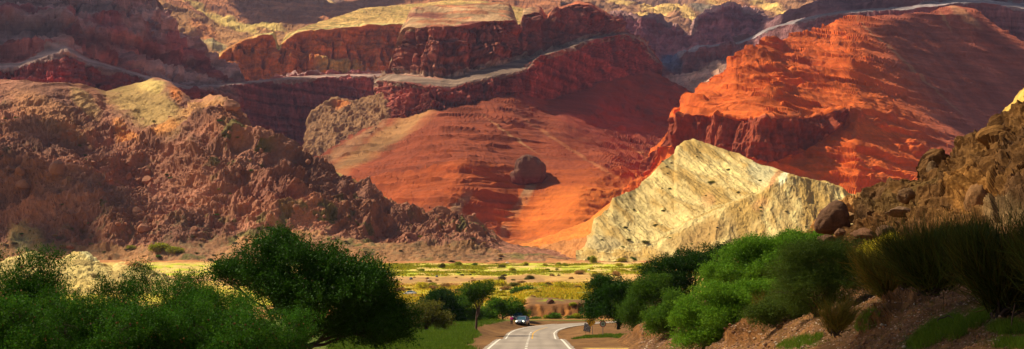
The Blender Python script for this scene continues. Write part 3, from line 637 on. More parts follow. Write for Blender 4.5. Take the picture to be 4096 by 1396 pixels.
# ================================================================ rocky hill on the left
l_sil = [(-160, 70), (0, 80), (26, 80), (48, 83.5), (80, 83.5), (106, 91), (123, 87), (142, 82), (152, 77.5), (157, 77), (164, 79), (171, 82.7), (180, 91), (190, 99.8), (205, 99), (220, 94.6), (227, 97), (234, 102), (239, 116), (250, 124), (256, 127), (283, 141), (292, 156), (302, 160), (321, 165), (336, 176), (362, 190), (387, 203), (403, 210), (430, 218), (437, 219), (441, 225), (460, 231), (475, 226), (483, 238), (497, 241), (520, 246), (550, 251), (580, 256.5), (620, 264)]
def disp_rocky(c):
    toe = 1 - smooth(478, 508, c.PX)
    rub = toe * (1 - .75 * blob(c, 140, 106, 52, 22, seed=1, ang=22)) * smooth(0.85, 1.15, c.V) * (.35 + .65 * smooth(95, 130, c.PY + .35 * (c.PX - 150) * (c.PX > 150)))
    f1, f2, cid = worley(c.X + 4 * fbm(c.X, c.Y, c.Z, 20, 3, seed=4), c.Y, c.Z, 13, 171)
    g1, g2, gid = worley(c.X, c.Y, c.Z + 2 * fbm(c.X, c.Y, c.Z, 8, 3, seed=14), 5.5, 172)
    big = 16 * ridged(c.X + .35 * c.Z + 14 * fbm(c.X, c.Y, c.Z, 70, 3, seed=188), c.Y, c.Z * .35, 105, 4, 173)
    med = 3.6 * ridged(c.X - .45 * c.Z + 5 * fbm(c.X, c.Y, c.Z, 30, 3, seed=190), c.Y * .5, c.Z * .3, 27, 5, 174)
    blk = 2.4 * ridged(c.X + .5 * c.Z, c.Y * .5, c.Z * .35, 12, 4, 171) * smooth(-.1, .3, fbm(c.X, c.Y, c.Z, 60, 3, seed=175))
    sm = .9 * ridged(c.X, c.Y, c.Z, 4.5, 3, 186) + .5 * facets(c.X, c.Y, c.Z, 3.2, 187)
    tower = 10 * blob(c, 270, 188, 30, 18, seed=9) * (.4 + .8 * ridged(c.X, c.Y, c.Z * .1, 26, 4, 176)) + 3 * blob(c, 445, 228, 26, 7, seed=10) * (.5 + ridged(c.X, c.Y, c.Z, 15, 4, 177))
    return rub * (big * .8 + med + blk + sm) + (1 - rub) * ((1 + 2 * toe) * ridged(c.X, c.Y, c.Z, 60, 5, 178) + 1.1 * np.clip(1 - g1 * 1.4, 0, 1) ** .6) + tower + .8 * fbm(c.X, c.Y, c.Z, 6, 4, seed=179), rub * .6 * (terr(c, 13, 5, -.2, 460, -.1, .2, 50) + terr(c, 5.5, 5, -.2, 470, -.1, .2, 30))
def paint_rocky(c, C):
    f = fbm(c.X, c.Y, c.Z, 60, 5, seed=181)
    C = mixc(C, (0.40, 0.17, 0.10), smooth(0, .35, f) * .55)
    C = mixc(C, (0.20, 0.10, 0.08), smooth(.05, .4, -f) * .5)
    C = mixc(C, (0.46, 0.32, 0.13), blob(c, 145, 105, 42, 20, seed=1, ang=25) * .85)
    C = mixc(C, (0.64, 0.48, 0.19), blob(c, 152, 86, 14, 7, seed=2) * .95)
    C = mixc(C, (0.60, 0.21, 0.07), blob(c, 176, 93, 8, 6, seed=3, ang=50) * .9)
    C = mixc(C, (0.64, 0.27, 0.09), blob(c, 128, 131, 17, 5, seed=4, ang=35) * .85)
    C = mixc(C, (0.64, 0.28, 0.09), blob(c, 166, 130, 16, 5, seed=5, ang=-25) * .85)
    C = mixc(C, (0.54, 0.30, 0.14), blob(c, 200, 112, 26, 8, seed=6, ang=-25) * .8)
    C = mixc(C, (0.50, 0.25, 0.13), blob(c, 50, 112, 46, 14, seed=7, ang=25) * .6)
    C = mixc(C, (0.50, 0.34, 0.15), blob(c, 85, 100, 20, 7, seed=8, ang=40) * .6)
    C = mixc(C, (0.70, 0.52, 0.25), blob(c, 366, 190.5, 32, 4.5, seed=9, ang=27, soft=.2))
    C = mixc(C, (0.25, 0.10, 0.08), blob(c, 270, 188, 30, 18, seed=9) * .7)
    C = mixc(C, (0.40, 0.21, 0.11), ((c.V < 1.0) * .75) * smooth(-.3, .2, f))
    C = mixc(C, (0.50, 0.34, 0.14), blob(c, 25, 238, 20, 14, seed=12, ang=30) * .8)
    C = mixc(C, (0.46, 0.40, 0.20), blob(c, 22, 243, 9, 7, seed=13) * .8)
    g = smooth(.18, .34, fbm(c.X, c.Y, c.Z, 14, 4, seed=183)) * smooth(0.0, .3, fbm(c.X, c.Y, c.Z, 90, 3, seed=184))
    C = mixc(C, (0.10, 0.12, 0.03), g * .75)
    g = smooth(.15, .3, fbm(c.X, c.Y, c.Z, 5, 3, seed=185)) * (c.V < 1.2)
    return mixc(C, (0.22, 0.17, 0.10), g * .5)
loft("rocky_hill", -160, 616, 0.5,
     [([(-160, 278), (0, 278), (60, 278), (150, 274), (220, 274), (400, 264), (540, 268), (616, 276)], [(-160, 845), (540, 845)], (0.38, 0.20, 0.10)),
      ([(-160, 246), (0, 246), (60, 247), (130, 248), (220, 240), (300, 232), (380, 243), (430, 247), (500, 252), (540, 256), (616, 266)], [(-160, 900), (220, 900), (540, 900)], (0.35, 0.16, 0.115)),
      ([(-160, 150), (0, 160), (80, 158), (150, 140), (200, 140), (240, 150), (280, 175), (320, 195), (380, 218), (430, 230), (500, 246), (540, 252), (616, 265)], [(-160, 1010), (80, 990), (150, 1060), (210, 980), (300, 960), (540, 960)], (0.34, 0.155, 0.115)),
      (l_sil, [(-160, 1150), (50, 1130), (155, 1230), (220, 1100), (260, 1040), (400, 1020), (540, 1010)], (0.36, 0.17, 0.10))],
     [30, 150, 130], M_ROCK, disp_rocky, paint_rocky, sil=l_sil, back=(150, .3), smooth_v=2, crest=.75, gain=(.98, .96, 1.05), rockcol=(9, .08, .15, .3), objname="rocky_hill")

loft("pale_crest", 326, 404, 0.5, [([(326, 205), (404, 225)], 1080, PALE), ([(326, 176), (332, 170.5), (337, 172.5), (345, 176), (352, 179.5), (362, 185), (375, 192), (386, 197.5), (392, 202), (404, 214)], 1110, (0.70, 0.52, 0.24))],
     [50], M_PALE, lambda c: .8 * ridged(c.X - .5 * c.Z, c.Y, c.Z, 9, 4, 189), None, back=(60, .4), usm=2, objname="pale_crest")
# pale mounds at the foot of it
loft("pale_mounds", -60, 230, 0.5,
     [([(-60, 306), (230, 306)], 450, (0.6, 0.46, 0.2)), ([(-60, 276), (60, 278), (175, 284), (230, 302)], 500, (0.66, 0.53, 0.26)),
      ([(-60, 258), (0, 262), (10, 257), (25, 251.5), (37, 252), (50, 260), (60, 259), (70, 253), (78, 251), (88, 252), (100, 262), (113, 268), (118, 264), (130, 261), (140, 264), (152, 270), (175, 280), (200, 292), (230, 300)], [(-60, 570), (175, 550)], (0.60, 0.45, 0.20))],
     [30, 60], M_PALE, lambda c: 1.3 * ridged(c.X - .4 * c.Z, c.Y, c.Z, 11, 5, 191) + .35 * fbm(c.X, c.Y, c.Z, 2.5, 4, seed=192) + .5 * ledge(c, 3, 1, 193),
     lambda c, C: mixc(mixc(mixc(C, (0.38, 0.27, 0.12), smooth(0, .3, fbm(c.X, c.Y, c.Z, 12, 5, seed=194)) * .7), (0.78, 0.70, 0.45), blob(c, 90, 256, 12, 2, seed=3, ang=30)), (0.52, 0.25, 0.12), blob(c, 133, 267, 12, 2, seed=4, ang=10)), back=(40, .2), smooth_v=3, objname="pale_mounds")
# ================================================================ the ground: one sheet to the horizon
ZC = [(0, 0), (116, 0), (140, -0.03), (154, -0.12), (162, -0.3), (170, -.62), (188, -.83), (210, -.5), (228, -.05), (240, .3), (250, .62), (258, .95), (290, 1.5), (350, 6.0), (467, 8.6), (600, 15.5), (700, 21), (820, 28.5), (900, 34), (1000, 40), (1400, 62), (2000, 70), (40000, 80)]
CENT = [(0, 1.36), (60, 1.36), (115, 1.40), (154, 2.05), (188, 2.5), (210, 2.95), (221, 3.8), (230, 5.2), (238, 7.4), (245, 10.6), (250, 14.5), (254, 19), (258, 25), (262, 34)]
def centre_x(y): return pl(CENT, y)
def base_z(X, Y):
    y2 = Y - 0
    z = pl([(a, b) for a, b in ZC if a not in (290,)] , Y)
    zl = pl([(0, 0), (116, 0), (140, -0.03), (154, -0.12), (162, -0.3), (170, -.62), (188, -.83), (210, -.5), (228, -.05), (240, .3), (258, .95), (467, 7.3), (600, 15.2), (700, 21), (820, 28.5), (900, 34), (1000, 40), (1400, 62), (2000, 70), (40000, 80)], Y)
    zr = pl([(0, 0), (116, 0), (140, -0.03), (154, -0.12), (162, -0.3), (170, -.62), (188, -.83), (210, -.5), (228, -.05), (240, .3), (258, .95), (284, 1.3), (290, 1.4), (293, 3.6), (300, 4.3), (350, 6.0), (467, 8.8), (600, 15.6), (700, 21), (820, 28.5), (900, 34), (1000, 40), (1400, 62), (2000, 70), (40000, 80)], Y)
    px = CX + X * F / np.maximum(Y, 1)
    w = smooth(512, 530, px)
    z = zl * (1 - w) + zr * w
    off = X - centre_x(Y)
    bw = (1 - smooth(235, 262, Y))
    z = z + bw * (0.95 * smooth(4.6, 9.5, -off) * smooth(120, 175, Y) + 0.35 * smooth(4.6, 8, off) * smooth(130, 175, Y))
    return z
def gz(x, y):
    return float(base_z(np.array([float(x)]), np.array([float(y)]))[0])

def build_ground():
    px = np.concatenate([np.linspace(-1500, -80, 40, endpoint=False), np.arange(-80, 1110, 1.6), np.linspace(1110, 2500, 40)])
    Y = np.concatenate([np.linspace(2, 60, 30, endpoint=False), np.arange(60, 180, .9), np.arange(180, 280, .6), np.arange(280, 300, .25), np.arange(300, 520, 1.3), np.arange(520, 1000, 2.2), np.geomspace(1000, 38000, 60)])
    PX, YY = np.meshgrid(px, Y); X = (PX - CX) / F * YY
    Z = base_z(X, YY)
    off = np.abs(X - centre_x(YY)); road = (YY < 262) * (1 - smooth(3.4, 4.6, off))
    amp = (1 - road) * (YY < 1500)
    Z = Z + amp * (0.05 * fbm(X, YY, 0, 1.6, 4, seed=201) * (YY < 300) + .10 * fbm(X, YY, 0, 9, 3, seed=202))
    far = smooth(262, 300, YY) * (YY < 1400)
    Z = Z + far * (0.9 * ridged(X, YY * .5, 0, 42, 5, 203) + .35 * fbm(X, YY, 0, 7, 4, seed=204))
    Z = Z + smooth(600, 700, YY) * (YY < 1400) * 1.2 * ridged(X * .5, YY, 0, 50, 5, 205)
    # the eroded face of the bank
    face = np.exp(-((YY - 291.5) / 2.2) ** 2) * smooth(516, 530, PX)
    Z2 = Z
    dY = -face * (1.5 * ridged(X, YY * 0, Z * .2, 3.1, 5, 206) + 2.2 * fbm(X, 0, 0, 9, 3, seed=207))
    # colours
    dirt = np.array((0.42, 0.20, 0.08)); C = np.ones(PX.shape + (3,)) * dirt
    n1 = fbm(X, YY * .7, 0, 22, 5, seed=211); n2 = fbm(X, YY, 0, 4, 4, seed=212)
    def mx(rgb, w):
        nonlocal C
        C = mixc(C, rgb, np.clip(w, 0, 1))
    mx((0.52, 0.30, 0.14), smooth(-.1, .4, n2) * .5)
    # shoulder gravel near the road
    near = 1 - smooth(255, 275, YY)
    mx((0.165, 0.085, 0.042), near * .92)
    mx((0.27, 0.15, 0.07), near * smooth(0, .4, n2) * .35)
    mx((0.09, 0.05, 0.028), near * smooth(.1, .4, fbm(X, YY, 0, 1.1, 3, seed=218)) * .5)
    mx((0.62, 0.42, 0.17), (1 - smooth(116, 121, YY + 2 * n2 * 3)) * smooth(4.2, 5.2, X - centre_x(YY)) * .85)
    # grass left of the road
    gl = near * smooth(6.0, 7.6, -(X - centre_x(YY)) + 2.2 * n1 - .028 * (YY - 150)) * smooth(95, 125, YY)
    mx((0.085, 0.135, 0.02), gl * .93 * smooth(-.7, -.2, n2 + .3))
    mx((0.26, 0.19, 0.05), gl * blob2(PX, YY, 437, 150, 13, 14) * .8)
    grr = near * smooth(.35, .6, blob2(PX, YY, 635, 174, 66, 22) + .3 * n2)
    mx((0.075, 0.12, 0.02), grr * .92)
    # valley stripes
    def band(a, b, s=14): return smooth(a - s, a + s, YY + 48 * n1) * (1 - smooth(b - s, b + s, YY + 48 * n1))
    mx((0.58, 0.43, 0.13), band(330, 560) * .9)
    mx((0.46, 0.44, 0.045), band(330, 540) * .9 * smooth(-.2, .05, fbm(X, YY * .5, 0, 9, 4, seed=215)) * smooth(-.45, 0, n2 + .15))
    mx((0.50, 0.40, 0.07), band(430, 570) * .6 * smooth(-.2, .25, n2))
    mx((0.58, 0.38, 0.16), band(560, 650) * .7)
    mx((0.30, 0.17, 0.11), band(565, 620) * .6 * (PX < 545))
    mx((0.66, 0.50, 0.20), band(640, 830) * .9)
    mx((0.44, 0.50, 0.04), band(640, 815) * .9 * smooth(-.12, .1, fbm(X, YY * .45, 0, 13, 4, seed=214)))
    mx((0.66, 0.48, 0.20), band(690, 860) * smooth(.12, .3, n2) * .8)
    mx((0.44, 0.19, 0.09), smooth(800, 850, YY + 20 * n1) * .9)
    mx((0.66, 0.42, 0.24), band(795, 822, 6) * smooth(500, 540, PX) * .8)
    mx((0.15, 0.088, 0.055), (YY > 292) * (1 - smooth(385, 420, YY + 20 * n1)) * smooth(518, 535, PX) * .85)
    mx((0.24, 0.27, 0.03), (YY > 300) * (1 - smooth(385, 420, YY + 20 * n1)) * smooth(518, 535, PX) * smooth(.15, .3, fbm(X, YY * .5, 0, 12, 4, seed=216)) * .9)
    mx((0.17, 0.072, 0.03), ((YY > 283) & (YY < 296)) * (PX > 516) * .9)
    mx((0.36, 0.15, 0.045), ((YY > 283) & (YY < 296)) * (PX > 516) * smooth(.0, .3, fbm(X, 0, Z * .5, 2.2, 4, seed=217)) * .8)
    mx((0.62, 0.42, 0.26), blob2(PX, YY, 417, 462, 16, 7) * .95)
    C = C * (1 + .15 * n2)[..., None]
    C = np.clip(C * np.array(WARM), 0.01, .85)
    Yf = YY + dY
    Zf = Z
    R, N = PX.shape; idx = np.arange(R * N).reshape(R, N)
    Fq = np.stack([idx[:-1, :-1], idx[:-1, 1:], idx[1:, 1:], idx[1:, :-1]], -1).reshape(-1, 4)
    me = new_mesh("ground", np.stack([X, Yf, Zf], -1).reshape(-1, 3), Fq, C.reshape(-1, 3), True)
    o = link("ground", me, mat=M_GROUND); o["kind"] = "structure"
    GRIDS["ground"] = (X, Yf, Zf, CX + X * F / Yf, HZ - (Zf - CAMZ) * F / Yf, R)
def blob2(PX, YY, px, y, rx, ry):
    return 1 - smooth(.65, 1.25, np.hypot((PX - px) / rx, (YY - y) / ry) + .25 * fbm(PX, YY, 0, 8, 3, seed=3))
build_ground()

# ---- road
def ribbon(name, off0, off1, y0, y1, lift, mat, step=.7, dash=None, kind="structure", cat=None, label=None, th=None):
    ys = np.arange(y0, y1 + .01, step)
    # walk along the centre line
    x = centre_x(ys)
    for _ in range(10): x[1:-1] = .5 * x[1:-1] + .25 * (x[2:] + x[:-2])
    tx, ty = np.gradient(x), np.gradient(ys); l = np.hypot(tx, ty); nxx, nyy = ty / l, -tx / l
    sA = np.concatenate([[0], np.cumsum(np.hypot(np.diff(x), np.diff(ys)))])
    zc = base_z(x, ys)
    k = 2 if abs(off1 - off0) < 1 else 31
    V, FQ, CV = [], [], []
    offs = np.linspace(off0, off1, k)
    for i in range(len(ys)):
        for q in offs:
            e_ = (.22 * float(noise(ys[i] * .9, q, 0, 5)) + .12 * float(noise(ys[i] * 3.1, q, 0, 6))) * (1 if q > 0 else -1) if k == 31 and abs(q) > 3.7 else 0
            V.append((x[i] + nxx[i] * (q + e_), ys[i] + nyy[i] * (q + e_), zc[i] + lift))
            CV.append(1 - .16 * math.exp(-((abs(abs(q) - 1.75) - .8) / .3) ** 2) if k == 31 else 1)
    for i in range(len(ys) - 1):
        if dash and (sA[i] % dash[1]) > dash[0]: continue
        for j in range(k - 1):
            a = i * k + j; FQ.append((a, a + 1, a + k + 1, a + k))
    me = new_mesh(name, V, FQ, np.repeat(np.array(CV)[:, None], 3, 1), True)
    o = link(name, me, mat=mat); o["kind"] = kind
    return o
m_road, nt = mat_new("asphalt")
N = nt.nodes.new; L = nt.links.new
p = N("ShaderNodeBsdfPrincipled"); o_ = N("ShaderNodeOutputMaterial"); tc = N("ShaderNodeTexCoord")
nz = N("ShaderNodeTexNoise"); nz.inputs["Scale"].default_value = .35; nz.inputs["Detail"].default_value = 8
mp = N("ShaderNodeMapping"); mp.inputs["Scale"].default_value = (1, .15, 1)
L(tc.outputs["Object"], mp.inputs[0]); L(mp.outputs[0], nz.inputs["Vector"])
cr = N("ShaderNodeValToRGB"); cr.color_ramp.elements[0].position = .3; cr.color_ramp.elements[1].position = .7
cr.color_ramp.elements[0].color = (.29, .23, .175, 1); cr.color_ramp.elements[1].color = (.40, .325, .25, 1)
L(nz.outputs[0], cr.inputs[0])
at_ = N("ShaderNodeAttribute"); at_.attribute_name = "Col"; mm = N("ShaderNodeVectorMath"); mm.operation = 'MULTIPLY'
nc = N("ShaderNodeTexNoise"); nc.inputs["Scale"].default_value = .12; nc.inputs["Detail"].default_value = 10; nc.inputs["Roughness"].default_value = .8
rc = N("ShaderNodeMapRange"); rc.inputs[1].default_value = .35; rc.inputs[2].default_value = .65; rc.inputs[3].default_value = .72; rc.inputs[4].default_value = 1.12
m2 = N("ShaderNodeVectorMath"); m2.operation = 'SCALE'; L(tc.outputs["Object"], nc.inputs["Vector"]); L(nc.outputs[0], rc.inputs[0])
L(cr.outputs[0], mm.inputs[0]); L(at_.outputs["Color"], mm.inputs[1]); L(mm.outputs[0], m2.inputs[0]); L(rc.outputs[0], m2.inputs["Scale"]); L(m2.outputs[0], p.inputs["Base Color"]); p.inputs["Roughness"].default_value = .85
nb = N("ShaderNodeTexNoise"); nb.inputs["Scale"].default_value = 30; bp = N("ShaderNodeBump"); bp.inputs["Strength"].default_value = .4; bp.inputs["Distance"].default_value = .02
L(tc.outputs["Object"], nb.inputs["Vector"]); L(nb.outputs[0], bp.inputs["Height"]); L(bp.outputs[0], p.inputs["Normal"]); L(p.outputs[0], o_.inputs[0])
M_PAINT = mat_plain("road_paint_white", (.72, .66, .55), .7, var=.25, scale=3)
M_YPAINT = mat_plain("road_paint_yellow", (.66, .36, .04), .7, var=.25, scale=3)
ribbon("road", -3.75, 3.75, 5, 261, .05, m_road)
ribbon("edge_line", -3.42, -3.22, 5, 258, .056, M_PAINT)
ribbon("edge_line", 3.22, 3.42, 5, 258, .056, M_PAINT)
ribbon("centre_line", -.36, -.14, 5, 215, .056, M_PAINT, dash=(2.4, 5.4), step=.5)
ribbon("centre_line", .12, .30, 186, 232, .056, M_YPAINT)

# ---- near slope on the right, and its rock
o_bot = [(640, 360), (700, 373), (800, 387), (900, 397), (1024, 402), (1300, 440)]
o_top = [(600, 352), (625, 336), (650, 322), (700, 313), (760, 301), (850, 275), (930, 245), (1024, 222), (1300, 150)]
def disp_grav(c):
    f1, f2, cid = worley(c.X, c.Y, c.Z, .42, 221)
    r = blob(c, 745, 332, 22, 11, seed=3) + blob(c, 885, 318, 26, 7, seed=4, ang=-40) + blob(c, 920, 296, 26, 5, seed=5, ang=-30)
    m = blob(c, 650, 330, 15, 9, seed=6)
    return .35 * fbm(c.X, c.Y, c.Z, 3.5, 4, seed=222) + .07 * np.clip(1 - 1.6 * f1, 0, 1) * (cid > .4) + .05 * fbm(c.X, c.Y, c.Z, .5, 3, seed=223) + r * (.45 * ridged(c.X, c.Y, c.Z, 1.3, 4, 224) + .35) + .5 * m
def paint_grav(c, C):
    n = fbm(c.X, c.Y, c.Z, 1.3, 5, seed=225)
    C = mixc(C, (0.13, 0.065, 0.035), smooth(0, .4, n) * .5)
    f1, f2, cid = worley(c.X, c.Y, c.Z, .42, 221)
    C = C * (0.75 + .6 * cid * (f1 < .5))[..., None]
    C = mixc(C, (0.05, 0.075, 0.012), np.clip(blob(c, 935, 332, 42, 14, seed=7, ang=-28) + blob(c, 1000, 325, 22, 8, seed=8) + blob(c, 800, 345, 22, 5, seed=9, ang=-20) + blob(c, 1015, 345, 25, 5, seed=10), 0, 1) * .8)
    C = mixc(C, (0.20, 0.085, 0.03), np.clip(blob(c, 745, 332, 22, 11, seed=3) + blob(c, 885, 318, 26, 7, seed=4, ang=-40) + blob(c, 650, 330, 16, 9, seed=6), 0, 1) * .6)
    return C
loft("gravel_slope", 600, 1300, 0.8,
     [([(600, 366), (640, 368), (700, 388), (800, 422), (900, 472), (1024, 532), (1300, 660)], [(600, 103), (640, 92), (700, 69), (800, 48), (900, 33), (1024, 24.5), (1300, 15.5)], (0.175, 0.085, 0.040)),
      ([(600, 362)] + o_bot, [(600, 105), (640, 95), (700, 72), (800, 50), (900, 35), (1024, 26), (1300, 17)], (0.175, 0.085, 0.040)),
      ([(600, 356), (650, 338), (700, 334), (800, 322), (900, 302), (1024, 290), (1300, 260)], [(600, 125), (650, 116), (700, 95), (800, 66), (900, 54), (1024, 44), (1300, 32)], (0.175, 0.085, 0.040)),
      (o_top, [(600, 150), (650, 135), (700, 118), (760, 104), (850, 88), (930, 78), (1024, 70), (1300, 55)], (0.16, 0.076, 0.036))],
     [24, 130, 80], M_GRAVEL, disp_grav, paint_grav, back=(20, .2), smooth_v=8, objname="gravel_slope")

n_sil = [(780, 262), (795, 250), (812, 240), (850, 230), (855, 222), (862, 214), (875, 203), (885, 196), (893, 190), (906, 187), (912, 184), (926, 183), (928.5, 172), (931, 162), (936, 159.5), (941, 161), (950, 161), (960, 158), (966, 151), (974, 139.5), (980, 134), (988, 129), (993, 126), (995, 119), (998, 117), (1001, 122), (1008, 121), (1024, 112), (1060, 92), (1300, 10)]
def disp_near(c):
    f1, f2, cid = worley(c.X + .5 * fbm(c.X, c.Y, c.Z, 3, 3, seed=2), c.Y, c.Z, 3.2, 231)
    g1, g2, gid = worley(c.X, c.Y, c.Z, .8, 232)
    return 1.5 * ridged(c.X + .4 * c.Z, c.Y, c.Z * .7, 8, 4, 233) + .25 * facets(c.X, c.Y, c.Z, 2.6, 236) + .6 * ridged(c.X, c.Y, c.Z, 2.6, 4, 238) + .15 * facets(c.X, c.Y, c.Z, .9, 237) + .25 * np.clip(1 - 1.4 * g1, 0, 1) ** .6 + .15 * fbm(c.X, c.Y, c.Z, .7, 4, seed=234)
def paint_near(c, C):
    n = fbm(c.X, c.Y, c.Z, 4, 5, seed=235)
    C = mixc(C, (0.22, 0.11, 0.04), smooth(0, .4, n) * .6)
    C = mixc(C, (0.11, 0.06, 0.035), smooth(.05, .4, -n) * .6)
    C = mixc(C, (0.36, 0.17, 0.05), blob(c, 980, 205, 22, 26, seed=5) * .6)
    C = mixc(C, (0.30, 0.20, 0.12), blob(c, 1015, 225, 20, 16, seed=6) * .6)
    C = mixc(C, (0.13, 0.08, 0.03), np.clip(blob(c, 930, 195, 18, 10, seed=7) + blob(c, 905, 215, 26, 6, seed=8), 0, 1) * .6)
    return C
loft("near_rock", 780, 1300, 0.55,
     [([(780, 300), (850, 292), (930, 275), (1024, 255), (1300, 200)], [(780, 112), (850, 92), (930, 76), (1024, 66), (1300, 50)], (0.115, 0.055, 0.024)),
      ([(780, 270), (850, 250), (930, 225), (1024, 190), (1300, 120)], [(780, 118), (850, 98), (930, 86), (1024, 78), (1300, 60)], (0.13, 0.062, 0.024)),
      (n_sil, [(780, 124), (850, 106), (930, 98), (1024, 96), (1300, 75)], (0.115, 0.055, 0.022))],
     [70, 150], M_NEAR, disp_near, paint_near, sil=n_sil, back=(20, .4), smooth_v=3, objname="rocky_outcrop")
loft("orange_ledge", 790, 930, 0.5,
     [([(790, 262), (930, 250)], 128, (0.42, 0.22, 0.09)), ([(790, 246), (812, 234), (832, 205), (841, 200), (853, 197.5), (867, 199), (884, 198), (893, 193), (905, 190), (930, 188)], [(790, 140), (930, 150)], (0.46, 0.24, 0.09))],
     [90], M_NEAR, lambda c: 1.2 * ridged(c.X - .7 * c.Z, c.Y, c.Z, 5, 5, 241) + .5 * ridged(c.X, c.Y, c.Z, 1.4, 3, 242),
     lambda c, C: mixc(mixc(C, (0.62, 0.50, 0.28), blob(c, 880, 205, 16, 4, seed=3, ang=-30)), (0.2, 0.1, 0.05), blob(c, 868, 200, 12, 2, seed=4)), back=(20, .4), objname="orange_rock_ledge")
loft("yellow_crag", 985, 1140, 0.6,
     [([(985, 150), (1140, 130)], 210, YEL), ([(985, 145), (996, 124), (1000, 119.8), (1003.8, 111), (1010, 104), (1017.7, 97), (1024, 90), (1050, 66), (1080, 50), (1140, 40)], 240, (0.72, 0.50, 0.17))],
     [60], M_PALE, lambda c: .8 * ridged(c.X - c.Z * .8, c.Y, c.Z * .5, 5, 5, 251) + .2 * fbm(c.X, c.Y, c.Z, 1.2, 3, seed=252), None, back=(40, .4), objname="yellow_crag")
# ================================================================ plants
def cmat(name, rgb, trans=.3): return mat_leaf(name, rgb, trans)
L_DARK = cmat("leaf_dark_green", (0.024, 0.078, 0.006), .25)
L_MID = cmat("leaf_green", (0.070, 0.165, 0.012), .35)
L_BRIGHT = cmat("leaf_bright_green", (0.095, 0.22, 0.014), .35)
L_OLIVE = cmat("leaf_olive", (0.13, 0.14, 0.020), .3)
L_YEL = cmat("leaf_yellow_green", (0.48, 0.45, 0.03), .35)
L_LIME = cmat("leaf_lime_green", (0.30, 0.35, 0.018), .35)
L_FEATH = cmat("feathery_shrub_leaf", (0.050, 0.090, 0.012), .25)
L_BROOM = cmat("broom_stem", (0.060, 0.090, 0.014), .15)
L_GREY = cmat("scrub_grey_green", (0.12, 0.11, 0.05), .25)
L_DRY = cmat("dry_scrub", (0.38, 0.25, 0.09), .3)
L_FLOW = cmat("rusty_flower_head", (0.19, 0.095, 0.025), .2)
M_BARK = mat_plain("dark_bark", (0.055, 0.032, 0.02), .9, var=.4, scale=5)
M_BARK2 = mat_plain("brown_bark", (0.10, 0.050, 0.028), .9, var=.4, scale=5)

def unit(v): return v / (np.linalg.norm(v, axis=-1, keepdims=True) + 1e-9)

def sprays(seed, lobes, n, k, L, leaf, up=.35, wid=.45, shell=.55, flat=0.0, tone=.35, yellow=.25, clump=9):
    """leaves set along short twigs that spread from the surface of a few lobes; returns verts, quads, colours"""
    rng = np.random.default_rng(seed); lb = np.array(lobes, float)
    if clump:                                            # every lobe is made of smaller clumps with gaps between them
        sl = [lb * np.array([1, 1, 1, .72, .72, .72])]
        for _ in range(clump):
            dd = unit(rng.normal(size=(len(lb), 3)) + np.array([0, -.1, .3])); k_ = rng.uniform(.26, .46, (len(lb), 1))
            sl.append(np.concatenate([lb[:, :3] + dd * lb[:, 3:6] * rng.uniform(.7, 1.05, (len(lb), 1)), np.repeat(lb[:, 3:6].mean(1, keepdims=True), 3, 1) * k_ * np.array([1.25, 1.25, .8])], 1))
        lb = np.concatenate(sl)
    w = lb[:, 3] * lb[:, 4] + lb[:, 4] * lb[:, 5] + lb[:, 3] * lb[:, 5]; w = w / w.sum()
    li = rng.choice(len(lb), n, p=w); c = lb[li, :3]; R = lb[li, 3:6]
    d = unit(rng.normal(size=(n, 3)) + np.array([0, 0, .25])); rad = shell + (1 - shell) * rng.random((n, 1)) ** .7
    p0 = c + d * R * rad
    t = unit(unit(d * R) + np.array([0, 0, up]) + rng.normal(size=(n, 3)) * .45)
    if flat: t[:, 2] *= (1 - flat); t = unit(t)
    j = (np.arange(k) + .5) / k
    Ls = L * rng.uniform(.5, 1.3, (n, 1, 1))
    P = p0[:, None] + t[:, None] * Ls * j[None, :, None] + rng.normal(size=(n, k, 3)) * leaf * .55
    P[:, :, 2] -= (Ls[..., 0] * .18 * j[None] ** 2)
    a = unit(t[:, None] * .7 + rng.normal(size=(n, k, 3)) * .7); b = unit(np.cross(a, rng.normal(size=(n, k, 3))))
    lf = leaf * rng.uniform(.6, 1.35, (n, k, 1)); a = a * lf; b = b * lf * wid
    V = np.stack([P - a * .5, P + b * .5, P + a * .5, P - b * .5], 2).reshape(-1, 3)
    Fq = np.arange(len(V)).reshape(-1, 4)
    tn = 1 + tone * (2 * rng.random((n, 1)) - 1) + .2 * (2 * rng.random((n, k)) - 1)
    hy = rng.random((n, 1)) * yellow + 0 * tn
    col = np.stack([tn * (1 + 1.3 * hy), tn * (1 + .25 * hy), tn * (1 - .3 * hy)], -1)
    col = np.repeat(col.reshape(-1, 3), 4, 0)
    return V, Fq, np.clip(col, .05, 3)

def tube(pts, rad, sides=6):
    pts = np.array(pts, float); V, Fq = [], []
    for i, p in enumerate(pts):
        t = pts[min(i + 1, len(pts) - 1)] - pts[max(i - 1, 0)]; t = t / (np.linalg.norm(t) + 1e-9)
        u = np.cross(t, [0.3, 1, 0.1]); u /= np.linalg.norm(u) + 1e-9; v = np.cross(t, u)
        for s in range(sides):
            a = 2 * math.pi * s / sides; V.append(p + (u * math.cos(a) + v * math.sin(a)) * rad[i])
    for i in range(len(pts) - 1):
        for s in range(sides):
            Fq.append((i * sides + s, i * sides + (s + 1) % sides, (i + 1) * sides + (s + 1) % sides, (i + 1) * sides + s))
    return np.array(V), np.array(Fq)

def wob(p0, p1, n, amp, rng, sag=0):
    p0, p1 = np.array(p0, float), np.array(p1, float); out = []
    off = np.cumsum(rng.normal(size=(n + 1, 3)) * amp, 0); off -= np.linspace(0, 1, n + 1)[:, None] * off[-1]
    for i in range(n + 1):
        t = i / n; q = p0 * (1 - t) + p1 * t + off[i]; q[2] += sag * math.sin(math.pi * t); out.append(q)
    return out

